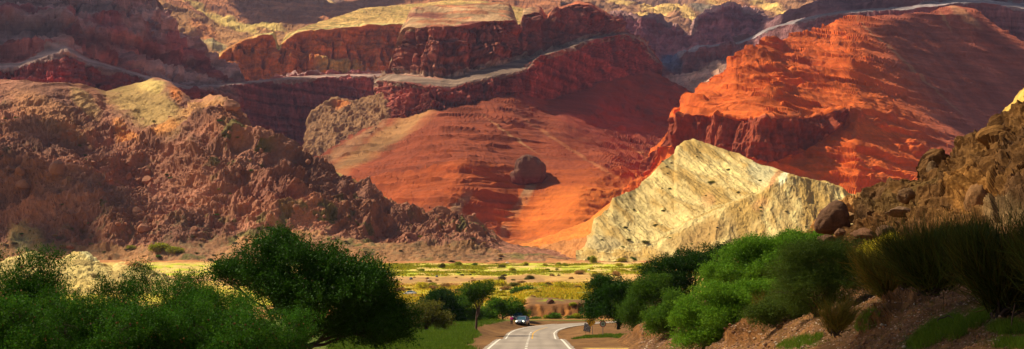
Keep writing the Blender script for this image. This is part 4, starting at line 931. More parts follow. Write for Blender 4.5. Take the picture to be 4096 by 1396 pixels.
def tree_wood(seed, lobes, h0, r0, lean=(0, 0), fork=.35, twigs=5):
    rng = np.random.default_rng(seed); parts = []
    lb = np.array(lobes, float); top = np.array([lean[0], lean[1], h0])
    tr = wob((0, 0, -.4), top, 5, r0 * .25, rng)
    parts.append(tube(tr, np.linspace(r0 * 1.25, r0 * .8, 6), 8))
    for q in lb:
        st = np.array(tr[rng.integers(3, 6)]); en = q[:3] + [0, 0, q[5] * .25]
        br = wob(st, en, 6, np.linalg.norm(en - st) * .035, rng, sag=.06 * np.linalg.norm(en - st))
        parts.append(tube(br, np.linspace(r0 * .55, r0 * .12, 7), 6))
        for _ in range(twigs):
            d = unit(rng.normal(size=3)); d[2] = abs(d[2]) * .7
            s2 = br[rng.integers(3, 7)]; e2 = q[:3] + d * q[3:6] * .85
            parts.append(tube(wob(s2, e2, 4, np.linalg.norm(e2 - s2) * .05, rng), np.linspace(r0 * .2, r0 * .05, 5), 4))
    return join(parts)

def plant(name, loc, lobes, mat, label, cat, n=1500, k=10, L=.5, leaf=.08, wood=None, group=None, seed=0, bark=None, parts=("trunk", "crown"), **kw):
    t = empty(name, tuple(loc), label, cat, group)
    if wood:
        V, Fq = tree_wood(seed + 1, lobes, wood[0], wood[1], wood[2] if len(wood) > 2 else (0, 0), twigs=wood[3] if len(wood) > 3 else 4)
        link(parts[0], new_mesh(parts[0], V, Fq, None, True), t, bark or M_BARK)
    V, Fq, C = sprays(seed, lobes, int(n * 2.7), k, L, leaf * 1.4, **kw)
    link(parts[1], new_mesh(parts[1], V, Fq, C), t, mat)
    return t

def lobe_px(loc, d, l, g=1.0):
    """lobes of a traced crown: (px, py, half width px, half height px, depth offset m, half depth m) -> metres relative to the base"""
    out = []
    for px, py, rx, ry, dy, rd in l:
        y = d + dy; out.append(((px - CX) / F * y - loc[0], y - loc[1], CAMZ + (HZ - py) / F * y - loc[2], rx * g * y / F, rd * g, ry * g * y / F))
    return out

def dens(lobes, per): return int(per * sum(4 * math.pi * ((a * b) ** 1.6 / 3 + (a * c) ** 1.6 / 3 + (b * c) ** 1.6 / 3) ** (1 / 1.6) for _, _, _, a, b, c in lobes))

# ---- the big dark tree left of the road
d = 72.0; loc = np.array([(300 - CX) / F * d, d, 0.0])
lb = lobe_px(loc, d, [(224, 271, 16, 7, .3, 1.1), (392, 318, 18, 13, -.3, 1.4), (252, 281, 20, 11, -.3, 1.4), (274, 280, 20, 13, -.6, 1.5), (300, 300, 30, 16, -.8, 1.6), (262, 262, 26, 16, 0, 1.6), (240, 272, 26, 9, .5, 1.4), (288, 254, 20, 17, .6, 1.5), (275, 245, 16, 11, 1, 1.2), (312, 262, 30, 13, -.4, 1.8), (345, 272, 34, 15, 0, 1.9), (368, 284, 26, 16, .3, 1.8),
   (318, 285, 38, 18, -1.4, 1.8), (355, 300, 40, 18, -1, 2.0), (378, 306, 17, 17, .2, 1.6), (398, 330, 16, 11, .2, 1.2), (325, 312, 38, 18, -1, 2.0), (370, 324, 34, 15, -.5, 1.8), (285, 292, 20, 15, .2, 1.5), (300, 318, 22, 11, 0, 1.5), (334, 333, 30, 8, .2, 1.5), (378, 338, 28, 6, 0, 1.3)])
plant("tree", loc, lb, L_DARK, "big dark spreading tree with its trunk at the bottom edge, left of the road", "tree", n=dens(lb, 13), k=12, L=.7, leaf=.085, wood=(2.0, .20, (.1, 0), 7), seed=11, up=.45, shell=.35, tone=.4)
# upright sprigs that break its outline are part of the crown; add a second, looser set of twigs
# ---- trees round the parked cars and behind the grass
def ptree(name, label, px, base, d, lobes, mat, per=9, k=9, L=.6, leaf=.11, wood=None, seed=0, z=None, cat="tree", **kw):
    loc = np.array([(px - CX) / F * d, d, CAMZ + (HZ - base) / F * d if z is None else z])
    lb = lobe_px(loc, d, lobes, 1.18 if px > 600 else 1.05)
    return plant(name, loc, lb, mat, label, cat, n=dens(lb, per), k=k, L=L, leaf=leaf, wood=wood, seed=seed, **kw)
ptree("tree", "slender tree with bare upright trunk and small flat crown beside the grass", 476.5, 327.8, 200,
      [(478, 289, 12, 5, 0, 1.3), (486, 291, 8, 4.5, .4, 1), (469, 293, 7, 4, -.3, 1), (478, 296, 10, 4, 0, 1.2), (489, 286, 5, 3, 0, .8), (476, 301, 7, 3, .2, 1)], L_MID, per=5, L=.7, leaf=.16, wood=(2.9, .15, (.1, 0), 8), seed=21, bark=M_BARK2)
ptree("tree", "small dark leaning tree with a thick short trunk, left of the grass", 425, 334.6, 172,
      [(425, 316, 12, 8, 0, 1.3), (436, 319, 12, 8, 0, 1.3), (445, 324, 9, 5, .4, 1.1), (415, 312, 9, 7, .2, 1), (432, 309, 10, 6, .3, 1), (420, 323, 12, 5, 0, 1.2)], L_OLIVE, per=5, L=.7, leaf=.14, wood=(1.3, .24, (.25, 0), 9), seed=22, bark=M_BARK2)
ptree("tree", "dark rounded tree behind the slender trunk, left of it", 445, 328, 232,
      [(436, 298, 9, 6, 0, 1.6), (446, 304, 12, 8, 0, 2), (430, 308, 12, 8, .5, 2), (440, 316, 16, 9, -.5, 2), (455, 318, 12, 8, 0, 1.8), (438, 293, 5, 3, .5, 1)], L_DARK, per=7, leaf=.17, L=.8, wood=(1.4, .16), seed=23)
ptree("tree", "mid green tree directly behind the slender tree's trunk", 463, 327, 238,
      [(459, 302, 9, 7, 0, 1.8), (468, 308, 11, 8, 0, 1.8), (460, 317, 14, 8, 0, 2), (474, 318, 9, 8, .5, 1.8), (452, 309, 8, 7, .5, 1.6)], L_MID, per=7, leaf=.17, L=.8, wood=(1.4, .14), seed=24)
ptree("tree", "bright green bushy tree with dark trunk beside the parked cars", 503.5, 324.4, 246,
      [(499, 303, 9, 5, 0, 1.6), (511, 307, 10, 6, 0, 1.6), (493, 309, 9, 6, .3, 1.4), (517, 313, 9, 5, .2, 1.4), (503, 311, 14, 6, -.6, 1.6), (491, 317, 6, 4, .2, 1.1), (523, 315, 5, 3, 0, 1)], L_BRIGHT, per=6, leaf=.17, L=.7, wood=(1.9, .17, (-.2, 0)), seed=25)
ptree("shrub", "dark shrub at the left edge of the far tree clump", 408, 325, 215, [(408, 312, 12, 8, 0, 1.6), (400, 318, 10, 8, 0, 1.6), (416, 318, 8, 7, 0, 1.5)], L_OLIVE, per=6, leaf=.17, L=.7, wood=(.8, .12), seed=26, cat="shrub")
ptree("shrub", "low green shrub between the slender trunk and the bright tree", 487, 323, 252, [(487, 318, 7, 4, 0, 1.2), (480, 320, 6, 3, 0, 1), (482, 314, 5, 4, .4, 1)], L_BRIGHT, per=6, leaf=.16, L=.5, wood=(.4, .06), seed=27, cat="shrub")

# ---- right of the road
ptree("tree", "dark rounded tree overhanging the road bend above the signs", 618, 326, 168,
      [(606, 290, 13, 8, 0, 1.8), (598, 302, 12, 9, 0, 1.8), (615, 300, 18, 10, -.5, 2), (628, 292, 13, 8, .4, 1.8), (632, 304, 13, 10, .2, 1.8), (604, 312, 15, 6, 0, 1.8), (624, 315, 14, 7, 0, 1.7), (591, 309, 5, 6, .2, 1)], L_DARK, per=9, leaf=.13, L=.7, wood=(1.0, .18), seed=31)
ptree("tree", "olive green tree between the dark road tree and the bright thicket", 650, 333, 140,
      [(641, 292, 12, 9, 0, 1.5), (650, 303, 16, 12, -.4, 1.8), (634, 312, 13, 10, 0, 1.5), (646, 322, 16, 9, 0, 1.6), (662, 314, 13, 12, 0, 1.6), (655, 286, 12, 8, .4, 1.4)], L_MID, per=10, leaf=.11, L=.65, wood=(.8, .16), seed=32)
ptree("tree", "tall dark tree behind the bright thicket, its top ragged", 690, 320, 150,
      [(652, 276, 13, 8, 0, 1.6), (668, 270, 14, 9, 0, 1.7), (686, 264, 14, 8, 0, 1.7), (702, 262, 12, 8, 0, 1.6), (716, 257, 12, 8, .4, 1.5), (696, 276, 22, 11, -.5, 2), (670, 286, 20, 11, -.4, 2), (726, 252, 9, 6, .5, 1.2), (664, 298, 16, 9, 0, 1.6)], L_DARK, per=8, leaf=.12, L=.8, wood=(2.4, .2, (.1, 0), 7), seed=33, up=.6)
ptree("thicket_tree", "bright green tree high on the slope below the boulder", 770, 300, 104,
      [(742, 262, 22, 12, 0, 1.6), (765, 252, 22, 11, .3, 1.6), (790, 246, 20, 9, .6, 1.5), (812, 243, 18, 7, .8, 1.3), (832, 244, 14, 6, 1, 1.1), (730, 278, 18, 12, -.4, 1.5), (760, 272, 24, 14, -.8, 1.8), (785, 264, 22, 12, -.3, 1.6), (715, 276, 10, 8, 0, 1.1), (848, 246, 9, 5, .8, .9)], L_BRIGHT, per=26, leaf=.09, L=.6, wood=(1.4, .15), seed=34, shell=.6)
ptree("thicket_tree", "bright green tree at the road verge, lowest of the thicket", 735, 345, 86,
      [(715, 300, 18, 11, 0, 1.3), (690, 314, 14, 10, 0, 1.1), (738, 302, 20, 12, .2, 1.4), (760, 300, 18, 12, .4, 1.3), (700, 328, 17, 10, -.3, 1.2), (722, 324, 20, 12, -.6, 1.4), (745, 320, 16, 10, -.2, 1.2), (690, 340, 14, 6, -.2, 1), (712, 338, 16, 6, -.4, 1), (773, 296, 12, 10, .5, 1)], L_BRIGHT, per=34, leaf=.075, L=.5, wood=(.7, .12), seed=35, shell=.6)
ptree("shrub", "feathery dark grey-green shrub at the foot of the boulder slope", 815, 322, 66,
      [(795, 272, 20, 16, 0, 1.1), (818, 262, 24, 14, .2, 1.2), (842, 262, 20, 12, .3, 1), (788, 296, 18, 14, 0, 1), (812, 294, 26, 18, -.4, 1.3), (840, 288, 22, 17, 0, 1.1), (860, 278, 14, 16, .2, .9)], L_FEATH, per=60, leaf=.05, L=.55, wood=(.6, .09, (0, 0), 12), seed=36, cat="shrub", up=.6, wid=.3)
ptree("shrub", "yellow-green shrub peeping out behind the broom bushes", 868, 290, 76, [(868, 258, 12, 9, 0, .8), (878, 250, 9, 7, .2, .6), (893, 246, 12, 7, .3, .7)], L_YEL, per=26, leaf=.06, L=.4, wood=(.5, .06), seed=37, cat="shrub")

ptree("shrub", "leafy green bush filling the gap below the feathery shrub", 795, 330, 70, [(775, 312, 16, 9, 0, .9), (795, 308, 18, 9, .2, 1), (812, 312, 14, 8, 0, .9), (760, 318, 12, 7, 0, .7)], L_FEATH, per=50, leaf=.055, L=.4, wood=(.4, .06), seed=38, cat="shrub")
ptree("shrub", "mid green bush between the olive tree and the lowest bright one", 672, 336, 108, [(664, 318, 14, 9, 0, 1.1), (678, 306, 14, 11, .3, 1.2), (680, 322, 13, 9, -.2, 1.1), (660, 328, 12, 6, 0, 1)], L_MID, per=24, leaf=.09, L=.5, wood=(.5, .08), seed=39, cat="shrub")
ptree("shrub", "dark green leafy bush behind the brooms, below the golden pillar", 960, 262, 62, [(945, 246, 18, 10, 0, 1), (968, 242, 18, 10, .2, 1), (925, 252, 15, 10, 0, .9), (990, 248, 16, 10, .2, .9), (905, 256, 14, 10, 0, .8)], L_FEATH, per=50, leaf=.06, L=.45, wood=(.5, .07), seed=40, cat="shrub")
ptree("shrub", "low green bush tucked under the bright tree beside the dirt bank", 722, 338, 88, [(740, 330, 14, 7, 0, .8), (756, 322, 14, 7, .2, .8)], L_MID, per=34, leaf=.075, L=.4, wood=(.3, .05), seed=48, cat="shrub")
# ---- broom-like bushes: hundreds of thin upswept stems each
def broom(px, base, d, w, h, seed, label, n=2600, lean=.25, mat=L_BROOM, th=.010, spread=1.3):
    rng = np.random.default_rng(seed); loc = np.array([(px - CX) / F * d, d, CAMZ + (HZ - base) / F * d])
    t = empty("broom_bush", tuple(loc), label, "bush")
    ww, hh = w * d / F / 2, h * d / F
    V, Fq, C = [], [], []
    nb = 26; wood = []; tips = []
    for i in range(nb):
        a = rng.uniform(0, 2 * math.pi); r = ww * rng.random() ** .6 * .75
        e = np.array([math.cos(a) * r + lean * hh * .3, math.sin(a) * r * .6, hh * rng.uniform(.28, .6)])
        path = wob((rng.normal() * .1 * ww, rng.normal() * .08, -.1), e, 5, .03 * hh, rng, sag=-.05 * hh)
        wood.append(tube(path, np.linspace(.045, .014, 6) * (hh / 2.6), 5)); tips.append((e, path))
    v, f = join(wood); link("branches", new_mesh("branches", v, f, None, True), t, M_BARK)
    for i in range(n):
        e, path = tips[rng.integers(nb)]
        st = path[rng.integers(2, 6)] + rng.normal(size=3) * .05 * ww
        out = unit(np.array([e[0], e[1] * .6, 0]) + rng.normal(size=3) * .15 * ww)
        ln = hh * rng.uniform(.28, .6); dr = unit(out * rng.uniform(.1, .75) * spread + np.array([lean * .5, 0, 1.0]) + rng.normal(size=3) * .27)
        side = unit(np.cross(dr, rng.normal(size=3))); m = 4
        tn = rng.uniform(.45, 1.5); rd = rng.random() ** 2
        for q in range(m + 1):
            s = q / m; p = st + dr * ln * s + np.array([0, 0, 1]) * ln * .12 * s * s + out * ln * .22 * math.sin(s * 2.2) + side * ln * .08 * math.sin(s * 5 + tn * 9)
            wv = side * th * (hh / 2.6) * (1.15 - s)
            V += [p - wv, p + wv]; C += [(tn * (1 + .9 * rd), tn * (1 - .15 * rd), tn * (1 - .2 * rd))] * 2
        b = (m + 1) * 2 * i
        Fq += [(b + 2 * q, b + 2 * q + 1, b + 2 * q + 3, b + 2 * q + 2) for q in range(m)]
    link("stems", new_mesh("stems", np.array(V), np.array(Fq), np.array(C)), t, mat)
    return t
broom(1003, 311, 40, 98, 98, 41, "biggest dark broom bush, with tangled black branches, at the right edge", n=5200, th=.012)
broom(1052, 300, 38, 70, 95, 42, "dark broom bush half cut off by the right edge of the picture", n=2600, th=.012)
broom(932, 290, 48, 92, 74, 43, "wide wispy broom bush left of the biggest one", n=4600, th=.012, lean=-.05)
broom(890, 298, 55, 60, 58, 44, "greenish broom bush next to the feathery shrub", n=3000, th=.013, mat=L_OLIVE, lean=-.2)
broom(836, 332, 47, 40, 36, 45, "small yellow-brown broom bush low on the gravel slope", n=1500, th=.012, mat=L_OLIVE, spread=1.5)
broom(772, 322, 74, 46, 34, 46, "small reddish broom bush above the undercut dirt bank", n=1600, th=.014, mat=L_OLIVE, spread=1.4)
broom(965, 268, 52, 50, 48, 47, "wispy broom bush standing behind, just below the rocks", n=2200, th=.012)

# ---- dense flowering bushes at the left
def flowering(seed, rr=1.9):
    rng = np.random.default_rng(seed)
    lb = [(rng.uniform(-1, 1) * rr * .55, rng.uniform(-.5, .5) * rr * .6, rng.uniform(1.1, 3.0), rng.uniform(.55, .95), rng.uniform(.5, .85), rng.uniform(.5, .85)) for _ in range(11)]
    lb += [(rng.uniform(-1, 1) * rr * .6, rng.uniform(-.4, .4) * rr, rng.uniform(.4, 1.2), .9, .8, .8) for _ in range(4)]
    a = sprays(seed, lb, 12000, 8, .34, .066, up=.8, wid=.32, shell=.5, tone=.6, yellow=.9, clump=10)
    w = tree_wood(seed, lb, .5, .06, twigs=14)
    # rusty flower heads: small round clusters at the twig ends
    V, Fq, C = [], [], []; fl = np.array(lb); nfl = 240; fv, ff = ICO_S
    for i in range(nfl):
        q = fl[rng.integers(len(fl))]; dd = unit(rng.normal(size=3) + np.array([0, -.5, .5]))
        p = q[:3] + dd * q[3:6] * rng.uniform(1.0, 1.3); r = rng.uniform(.014, .034)
        V.append(fv * r * rng.uniform(.7, 1.3, (len(fv), 1)) + p); Fq.append(ff + i * len(fv)); C.append(np.full((len(fv), 3), rng.uniform(.5, 1.5)))
    return a, w, (np.concatenate(V), np.concatenate(Fq), np.concatenate(C))
bm = bmesh.new(); bmesh.ops.create_icosphere(bm, subdivisions=1, radius=1)
ICO_S = (np.array([v.co[:] for v in bm.verts]), np.array([[v.index for v in f.verts] for f in bm.faces])); bm.free()
FL = []
for s in (51, 52, 53):
    a, w, fl = flowering(s)
    FL.append((new_mesh("foliage", a[0], a[1], a[2]), new_mesh("stems", w[0], w[1], None, True), new_mesh("flower_heads", fl[0], fl[1], fl[2])))
L_FLB = cmat("flowering_bush_leaf", (0.027, 0.108, 0.008), .33)
for a in FL: a[0].materials.append(L_FLB); a[1].materials.append(M_BARK); a[2].materials.append(L_FLOW)
FB = [(8, 247, 50, 1.2, 0, "tall dark flowering bush in the left corner, highest of the hedge"), (42, 266, 50, .85, 1, "flowering bush just right of the tall corner bush"),
      (88, 284, 47, 1, 1, "flowering bush below the pale mounds"), (132, 277, 50, 1, 2, "flowering bush under the gap between the pale mounds"), (164, 270, 54, .95, 0, "brown-topped flowering bush left of the big tree's outer twigs"),
      (203, 276, 50, 1.05, 1, "flowering bush below the tips of the big tree"), (243, 288, 46, 1, 2, "dense flowering bush touching the big dark tree"), (268, 308, 42, .8, 0, "rust-flecked flowering bush at the foot of the big tree"),
      (20, 292, 39, 1, 2, "nearest flowering bush in the bottom left corner"), (95, 305, 38, 1, 0, "flowering bush with brown heads, low and second from the corner"), (165, 298, 39, 1, 1, "flowering bush in the middle of the front row"),
      (222, 306, 38, 1, 0, "flowering bush in the front row right of the middle"), (-25, 270, 46, 1, 1, "flowering bush cut by the left edge of the picture")]
for px, top, d, s, v, lab in FB:
    H = (CAMZ + (HZ - top) / F * d); sc = H / 3.7
    t = empty("flowering_bush", ((px - CX) / F * d, d, gz((px - CX) / F * d, d)), lab, "bush", "flowering bushes along the left foreground", rz=random.uniform(-.4, .4) + (math.pi if v == 2 else 0))
    t.scale = (s * 1.0, s * 1.0, sc)
    for nm, m in zip(("foliage", "stems", "flower_heads"), FL[v]):
        o = link(nm, m, t)
        if nm == "flower_heads": o["kind"] = "stuff"

# ---- scrub of the valley and hillsides: single shrubs, copied
def small_shrub(seed, mat, leaf=.17, n=420):
    rng = np.random.default_rng(seed)
    lb = [(rng.uniform(-.5, .5), rng.uniform(-.4, .4), rng.uniform(.35, .75), rng.uniform(.35, .55), rng.uniform(.3, .5), rng.uniform(.28, .42)) for _ in range(6)]
    V, Fq, C = sprays(seed, lb, n, 6, .28, leaf, up=.5, shell=.4, tone=.5, clump=0)
    me = new_mesh("shrub", V, Fq, C); me.materials.append(mat); return me
SH = {k: [small_shrub(60 + i * 7 + j, m) for j in range(2)] for i, (k, m) in enumerate({"dark": L_MID, "lime": L_LIME, "yellow": L_YEL, "olive": L_OLIVE, "dry": L_DRY, "grey": L_GREY}.items())}
def shrub(p, r, kind, label, group=None, cat="shrub", hs=1.0):
    o = bpy.data.objects.new("shrub", random.choice(SH[kind])); COL.objects.link(o)
    o.location = (p[0], p[1], p[2] - .15 * r); o.scale = (r, r, r * hs); o.rotation_euler = (0, 0, random.uniform(0, 6.28))
    return tag(o, label, cat, group)
def gpt(px, py, ymin=262):
    X, Y, Z, PX, PY, n = GRIDS["ground"]
    m = (Y[:, 0] >= ymin) & (Y[:, 0] < 1300)
    A, B = PX[m], PY[m]; k = np.argmin((A - px) ** 2 + (B - py) ** 2); i = np.unravel_index(k, A.shape)
    return np.array([X[m][i], Y[m][i], Z[m][i]])
NAMED = [(521, 293, 20, 10, "dark", "large round green shrub in the valley above the bright tree"), (548, 286.5, 6.5, 5, "olive", "small dark ball-shaped shrub right of the large round valley shrub"), (529, 279, 8, 4.5, "olive", "dark flat shrub on the pale gravel bar"),
    (503, 280, 8, 5, "grey", "grey twiggy shrub left of the dark flat one"), (442, 268.5, 7, 6, "olive", "dark shrub at the left end of the far green strip"), (502, 267.5, 8, 4, "olive", "round dark shrub on the edge of the far green strip"),
    (527, 267, 5, 4, "olive", "small dark shrub right of the round one on the far green strip"), (594, 263, 9, 8, "lime", "tall yellow-green shrub in front of the pale hill's left foot"), (590, 261, 5, 5, "dark", "small green shrub touching the tall yellow-green one"),
    (621, 262, 9, 5, "yellow", "yellow shrub at the foot of the pale hill"), (634, 261, 6, 5, "dark", "green shrub under the middle of the pale hill"), (458, 265.5, 8, 5, "lime", "bright green shrub where the far strip begins"),
    (573, 305, 8, 4, "lime", "bright green shrub on top of the eroded bank"), (521, 306, 7, 8, "yellow", "yellowish upright shrub at the left end of the eroded bank"), (498, 286, 18, 8, "yellow", "broad yellow shrub beside the slender tree's crown"),
    (565, 289, 18, 9, "yellow", "broad yellow-green shrub right of centre in the valley"), (590, 290, 14, 8, "yellow", "yellow-green shrub close to the dark road tree"), (422, 289, 14, 8, "yellow", "yellow shrub behind the white car"), (447, 289, 10, 7, "dry", "brown shrub between white car and tree clump"),
    (546, 295, 12, 4, "lime", "low lime shrub above the brown terrace"), (490, 296, 9, 5, "yellow", "small yellow shrub between the two tree crowns"), (580, 274, 12, 5, "dry", "dry brown shrub on the gravel bar at right"), (596, 277, 9, 4, "olive", "olive shrub on the gravel bar near the dark road tree"),
    (427, 268, 9, 5, "lime", "lime shrub on the far strip above the white car"), (616, 276, 9, 6, "dry", "dry shrub at the right end of the gravel bar")]
for px, py, w, h, kd, lab in NAMED:
    p = gpt(px, py); r = w * p[1] / F / 1.7
    shrub(p, r, kd, lab, hs=h / w * 1.35)
for px, py, w, kd, lab in ((160, 250.5, 19, "lime", "largest bright green shrub at the foot of the rocky hill"), (175, 252.5, 15, "lime", "flatter bright green shrub right of the largest one"), (131, 249, 8, "lime", "small bright green shrub left of the largest one"), (158, 258, 6, "dark", "small green shrub below the bright green pair")):
    p = on("rocky_hill", px, py); shrub(p, w * p[1] / F / 1.5, kd, lab, hs=.62)
rs = np.random.default_rng(5)
G1 = "small shrubs scattered over the valley floor"
for i in range(150):
    zone = rs.random()
    if zone < .42: px, py, kd, w = rs.uniform(385, 735), rs.uniform(264, 274), rs.choice(["lime", "yellow", "dark", "lime"]), rs.uniform(3.5, 8)
    elif zone < .85: px, py, kd, w = rs.uniform(385, 640), rs.uniform(283, 298), rs.choice(["yellow", "yellow", "lime", "olive", "dry"]), rs.uniform(5, 12)
    else: px, py, kd, w = rs.uniform(385, 640), rs.uniform(274, 283), rs.choice(["dry", "grey", "olive"]), rs.uniform(3, 6)
    p = gpt(px, py); 
    if abs(p[0] - W(410, 297, 467)[0]) < 9 and abs(p[1] - 460) < 22: continue
    shrub(p, w * p[1] / F / 1.6, str(kd), "small " + {"lime": "bright green", "yellow": "yellow-green", "dark": "green", "olive": "olive brown", "dry": "dry brown", "grey": "grey twiggy"}[str(kd)] + " shrub, one of many alike on the valley floor", {"lime": "bright green valley shrubs", "yellow": "yellow-green valley shrubs", "dark": "green valley shrubs", "olive": "olive valley shrubs", "dry": "dry valley shrubs", "grey": "grey valley shrubs"}[str(kd)], hs=.6)
for (sheet, n, box, kinds, w0, w1, lab, grp) in (
        ("rocky_hill", 60, (0, 520, 236, 262), ["grey", "dry", "grey", "olive"], 2.5, 6, "small {} scrub bush on the brown apron of the rocky hill", "{} scrub on the apron of the rocky hill"),
        ("rocky_hill", 35, (0, 300, 95, 235), ["dark", "olive", "olive"], 2, 4.5, "tiny {} bush among the rubble of the rocky hill", "{} bushes in the rubble of the rocky hill"),
        ("pale_hill", 34, (596, 850, 150, 248), ["olive", "dark", "grey"], 1.3, 3, "small {} bush dotting the pale clay hill", "{} bushes dotting the pale clay hill")):
    for i in range(n):
        px, py = rs.uniform(box[0], box[1]), rs.uniform(box[2], box[3])
        p = on(sheet, px, py); q = (CX + p[0] * F / p[1], HZ - (p[2] - CAMZ) * F / p[1])
        if abs(q[1] - py) > 1.5: continue
        kd = str(rs.choice(kinds)); w = rs.uniform(w0, w1); nm = {"dark": "green", "olive": "dark olive", "dry": "dry brown", "grey": "grey"}[kd]
        shrub(p, w * p[1] / F / 1.6, kd, lab.format(nm), grp.format(nm), hs=.6)
for px, py, w in ((655, 226, 7), (625, 228, 6), (663, 211, 5), (629, 240, 6), (645, 243, 9), (712, 183, 8), (728, 170, 5), (697, 157, 3), (738, 193, 5), (700, 153, 3), (760, 181, 5), (670, 189, 4), (706, 196, 4), (634, 210, 4), (602, 240, 4)):
    p = on("pale_hill", px, py); shrub(p, w * .72 * p[1] / F / 1.5, "olive", "larger dark green bush on the pale clay hill", "larger dark bushes on the pale clay hill", hs=.6)

# ---- green shrubs at the foot of the eroded bank
for px, w, h, kd, lab in ((556, 17, 8, "dark", "tallest green shrub at the foot of the eroded bank"), (535, 16, 4, "dark", "low green shrub at the left foot of the eroded bank"), (575, 16, 5, "dark", "low green shrub right of the tallest one under the bank"), (577, 10, 7, "lime", "small bright shrub under the right end of the bank"), (590, 9, 6, "yellow", "yellowish shrub where the bank meets the road tree"), (547, 9, 5, "lime", "small lime shrub under the middle of the bank"), (526, 8, 6, "lime", "lime shrub behind the roof of the parked car"), (522, 7, 9, "yellow", "upright yellow shrub behind the parked cars")):
    y = 274.0; x = (px - CX) / F * y; shrub(np.array([x, y, gz(x, y)]), w * y / F / 1.7, kd, lab, hs=h / w * 1.35)
for px, w, lab in ((486, 9, "yellow grass clump by the orange rock"), (495, 12, "yellow grass clump under the bright tree")):
    y = 250.0; x = (px - CX) / F * y; shrub(np.array([x, y, gz(x, y)]), w * y / F / 1.7, "lime", lab, hs=.35)

# ---- grass and ground cover nobody could count
def tufts(name, pts, h, mat, seed, blades=7, wid=.02, spread=.12, tone=.4):
    rng = np.random.default_rng(seed); pts = np.repeat(np.asarray(pts), blades, 0); n = len(pts)
    b = pts + np.concatenate([rng.normal(size=(n, 2)) * spread, np.zeros((n, 1))], 1)
    hh = h * rng.uniform(.5, 1.3, (n, 1)); tip = b + np.concatenate([rng.normal(size=(n, 2)) * .35 * hh, hh], 1)
    a = rng.uniform(0, math.pi, n); wv = np.stack([np.cos(a), np.sin(a), 0 * a], 1) * wid * rng.uniform(.6, 1.4, (n, 1))
    V = np.stack([b - wv, b + wv, tip + wv * .2, tip - wv * .2], 1).reshape(-1, 3); Fq = np.arange(n * 4).reshape(-1, 4)
    tn = 1 + tone * (2 * rng.random(n) - 1); y = rng.random(n) * .5
    C = np.repeat(np.stack([tn * (1 + y), tn, tn * (1 - .3 * y)], 1), 4, 0)
    o = link(name, new_mesh(name, V, Fq, C), mat=mat); o["kind"] = "stuff"; return o
def gpts(n, fpx, fy, seed, cond=None):
    rng = np.random.default_rng(seed); px = rng.uniform(*fpx, n); y = np.exp(rng.uniform(math.log(fy[0]), math.log(fy[1]), n))
    x = (px - CX) / F * y; z = base_z(x, y)
    k = np.ones(n, bool) if cond is None else cond(px, y, x)
    return np.stack([x, y, z], 1)[k]
L_GRASS = cmat("verge_grass", (0.085, 0.17, 0.012), .3)
g = gpts(26000, (330, 505), (105, 240), 71, lambda px, y, x: -(x - centre_x(y)) > 6.2 + .028 * (y - 150) + 1.3 * fbm(x, y * .7, 0, 14, 3, seed=211))
tufts("grass", g, .30, L_GRASS, 72, wid=.03, spread=.18)
g = gpts(13000, (560, 705), (140, 225), 73, lambda px, y, x: (blob2(px, y, 635, 174, 66, 22) + .2 * fbm(x, y, 0, 4, 3, seed=5) > .45) & (x > centre_x(y) + 5.5))
tufts("grass", g, .22, L_GRASS, 74, wid=.03, spread=.18)
g = gpts(14000, (380, 740), (640, 820), 75); g = g[fbm(g[:, 0], g[:, 1] * .6, 0, 18, 3, seed=76) > -.1]
tufts("ground_cover", g, 1.0, L_LIME, 77, blades=6, wid=.45, spread=1.3)
g = gpts(9000, (380, 640), (330, 540), 78); g = g[fbm(g[:, 0], g[:, 1] * .6, 0, 14, 3, seed=79) > -.15]
tufts("ground_cover", g, .7, L_YEL, 80, blades=6, wid=.25, spread=.7)
g = gpts(5000, (380, 640), (400, 560), 178); g = g[fbm(g[:, 0], g[:, 1] * .6, 0, 14, 3, seed=179) > 0]
tufts("ground_cover", g, .5, L_DRY, 81, blades=5, wid=.2, spread=.7)
def sheet_pts(sheet, n, box, seed, ell):
    X, Y, Z, PX, PY, nn = GRIDS[sheet]; rng = np.random.default_rng(seed)
    m = (PX[:nn] > box[0]) & (PX[:nn] < box[1]) & (PY[:nn] > box[2]) & (PY[:nn] < box[3])
    for (a, b, rx, ry, an) in ell[:0]: pass
    if ell:
        w = np.zeros(m.shape, bool)
        for (a, b, rx, ry, an) in ell:
            ca, sa = math.cos(math.radians(an)), math.sin(math.radians(an)); dx, dy = PX[:nn] - a, PY[:nn] - b
            w |= np.hypot((dx * ca + dy * sa) / rx, (-dx * sa + dy * ca) / ry) < 1
        m &= w
    i = rng.choice(np.flatnonzero(m.ravel()), n)
    return np.stack([X[:nn].ravel()[i], Y[:nn].ravel()[i], Z[:nn].ravel()[i]], 1)
g = sheet_pts("gravel_slope", 4200, (700, 1100, 290, 349), 82, [(935, 334, 30, 10, -28), (975, 322, 34, 6, -35), (1010, 330, 20, 6, 0), (800, 343, 24, 5, -15), (1015, 346, 22, 4, 0), (868, 322, 14, 8, -40)])
tufts("grass", g, .20, L_GRASS, 83, wid=.006, spread=.05)
g = sheet_pts("gravel_slope", 2600, (640, 1100, 300, 349), 84, [])
tufts("dry_grass", g, .14, L_OLIVE, 85, wid=.006, spread=.08, blades=4)
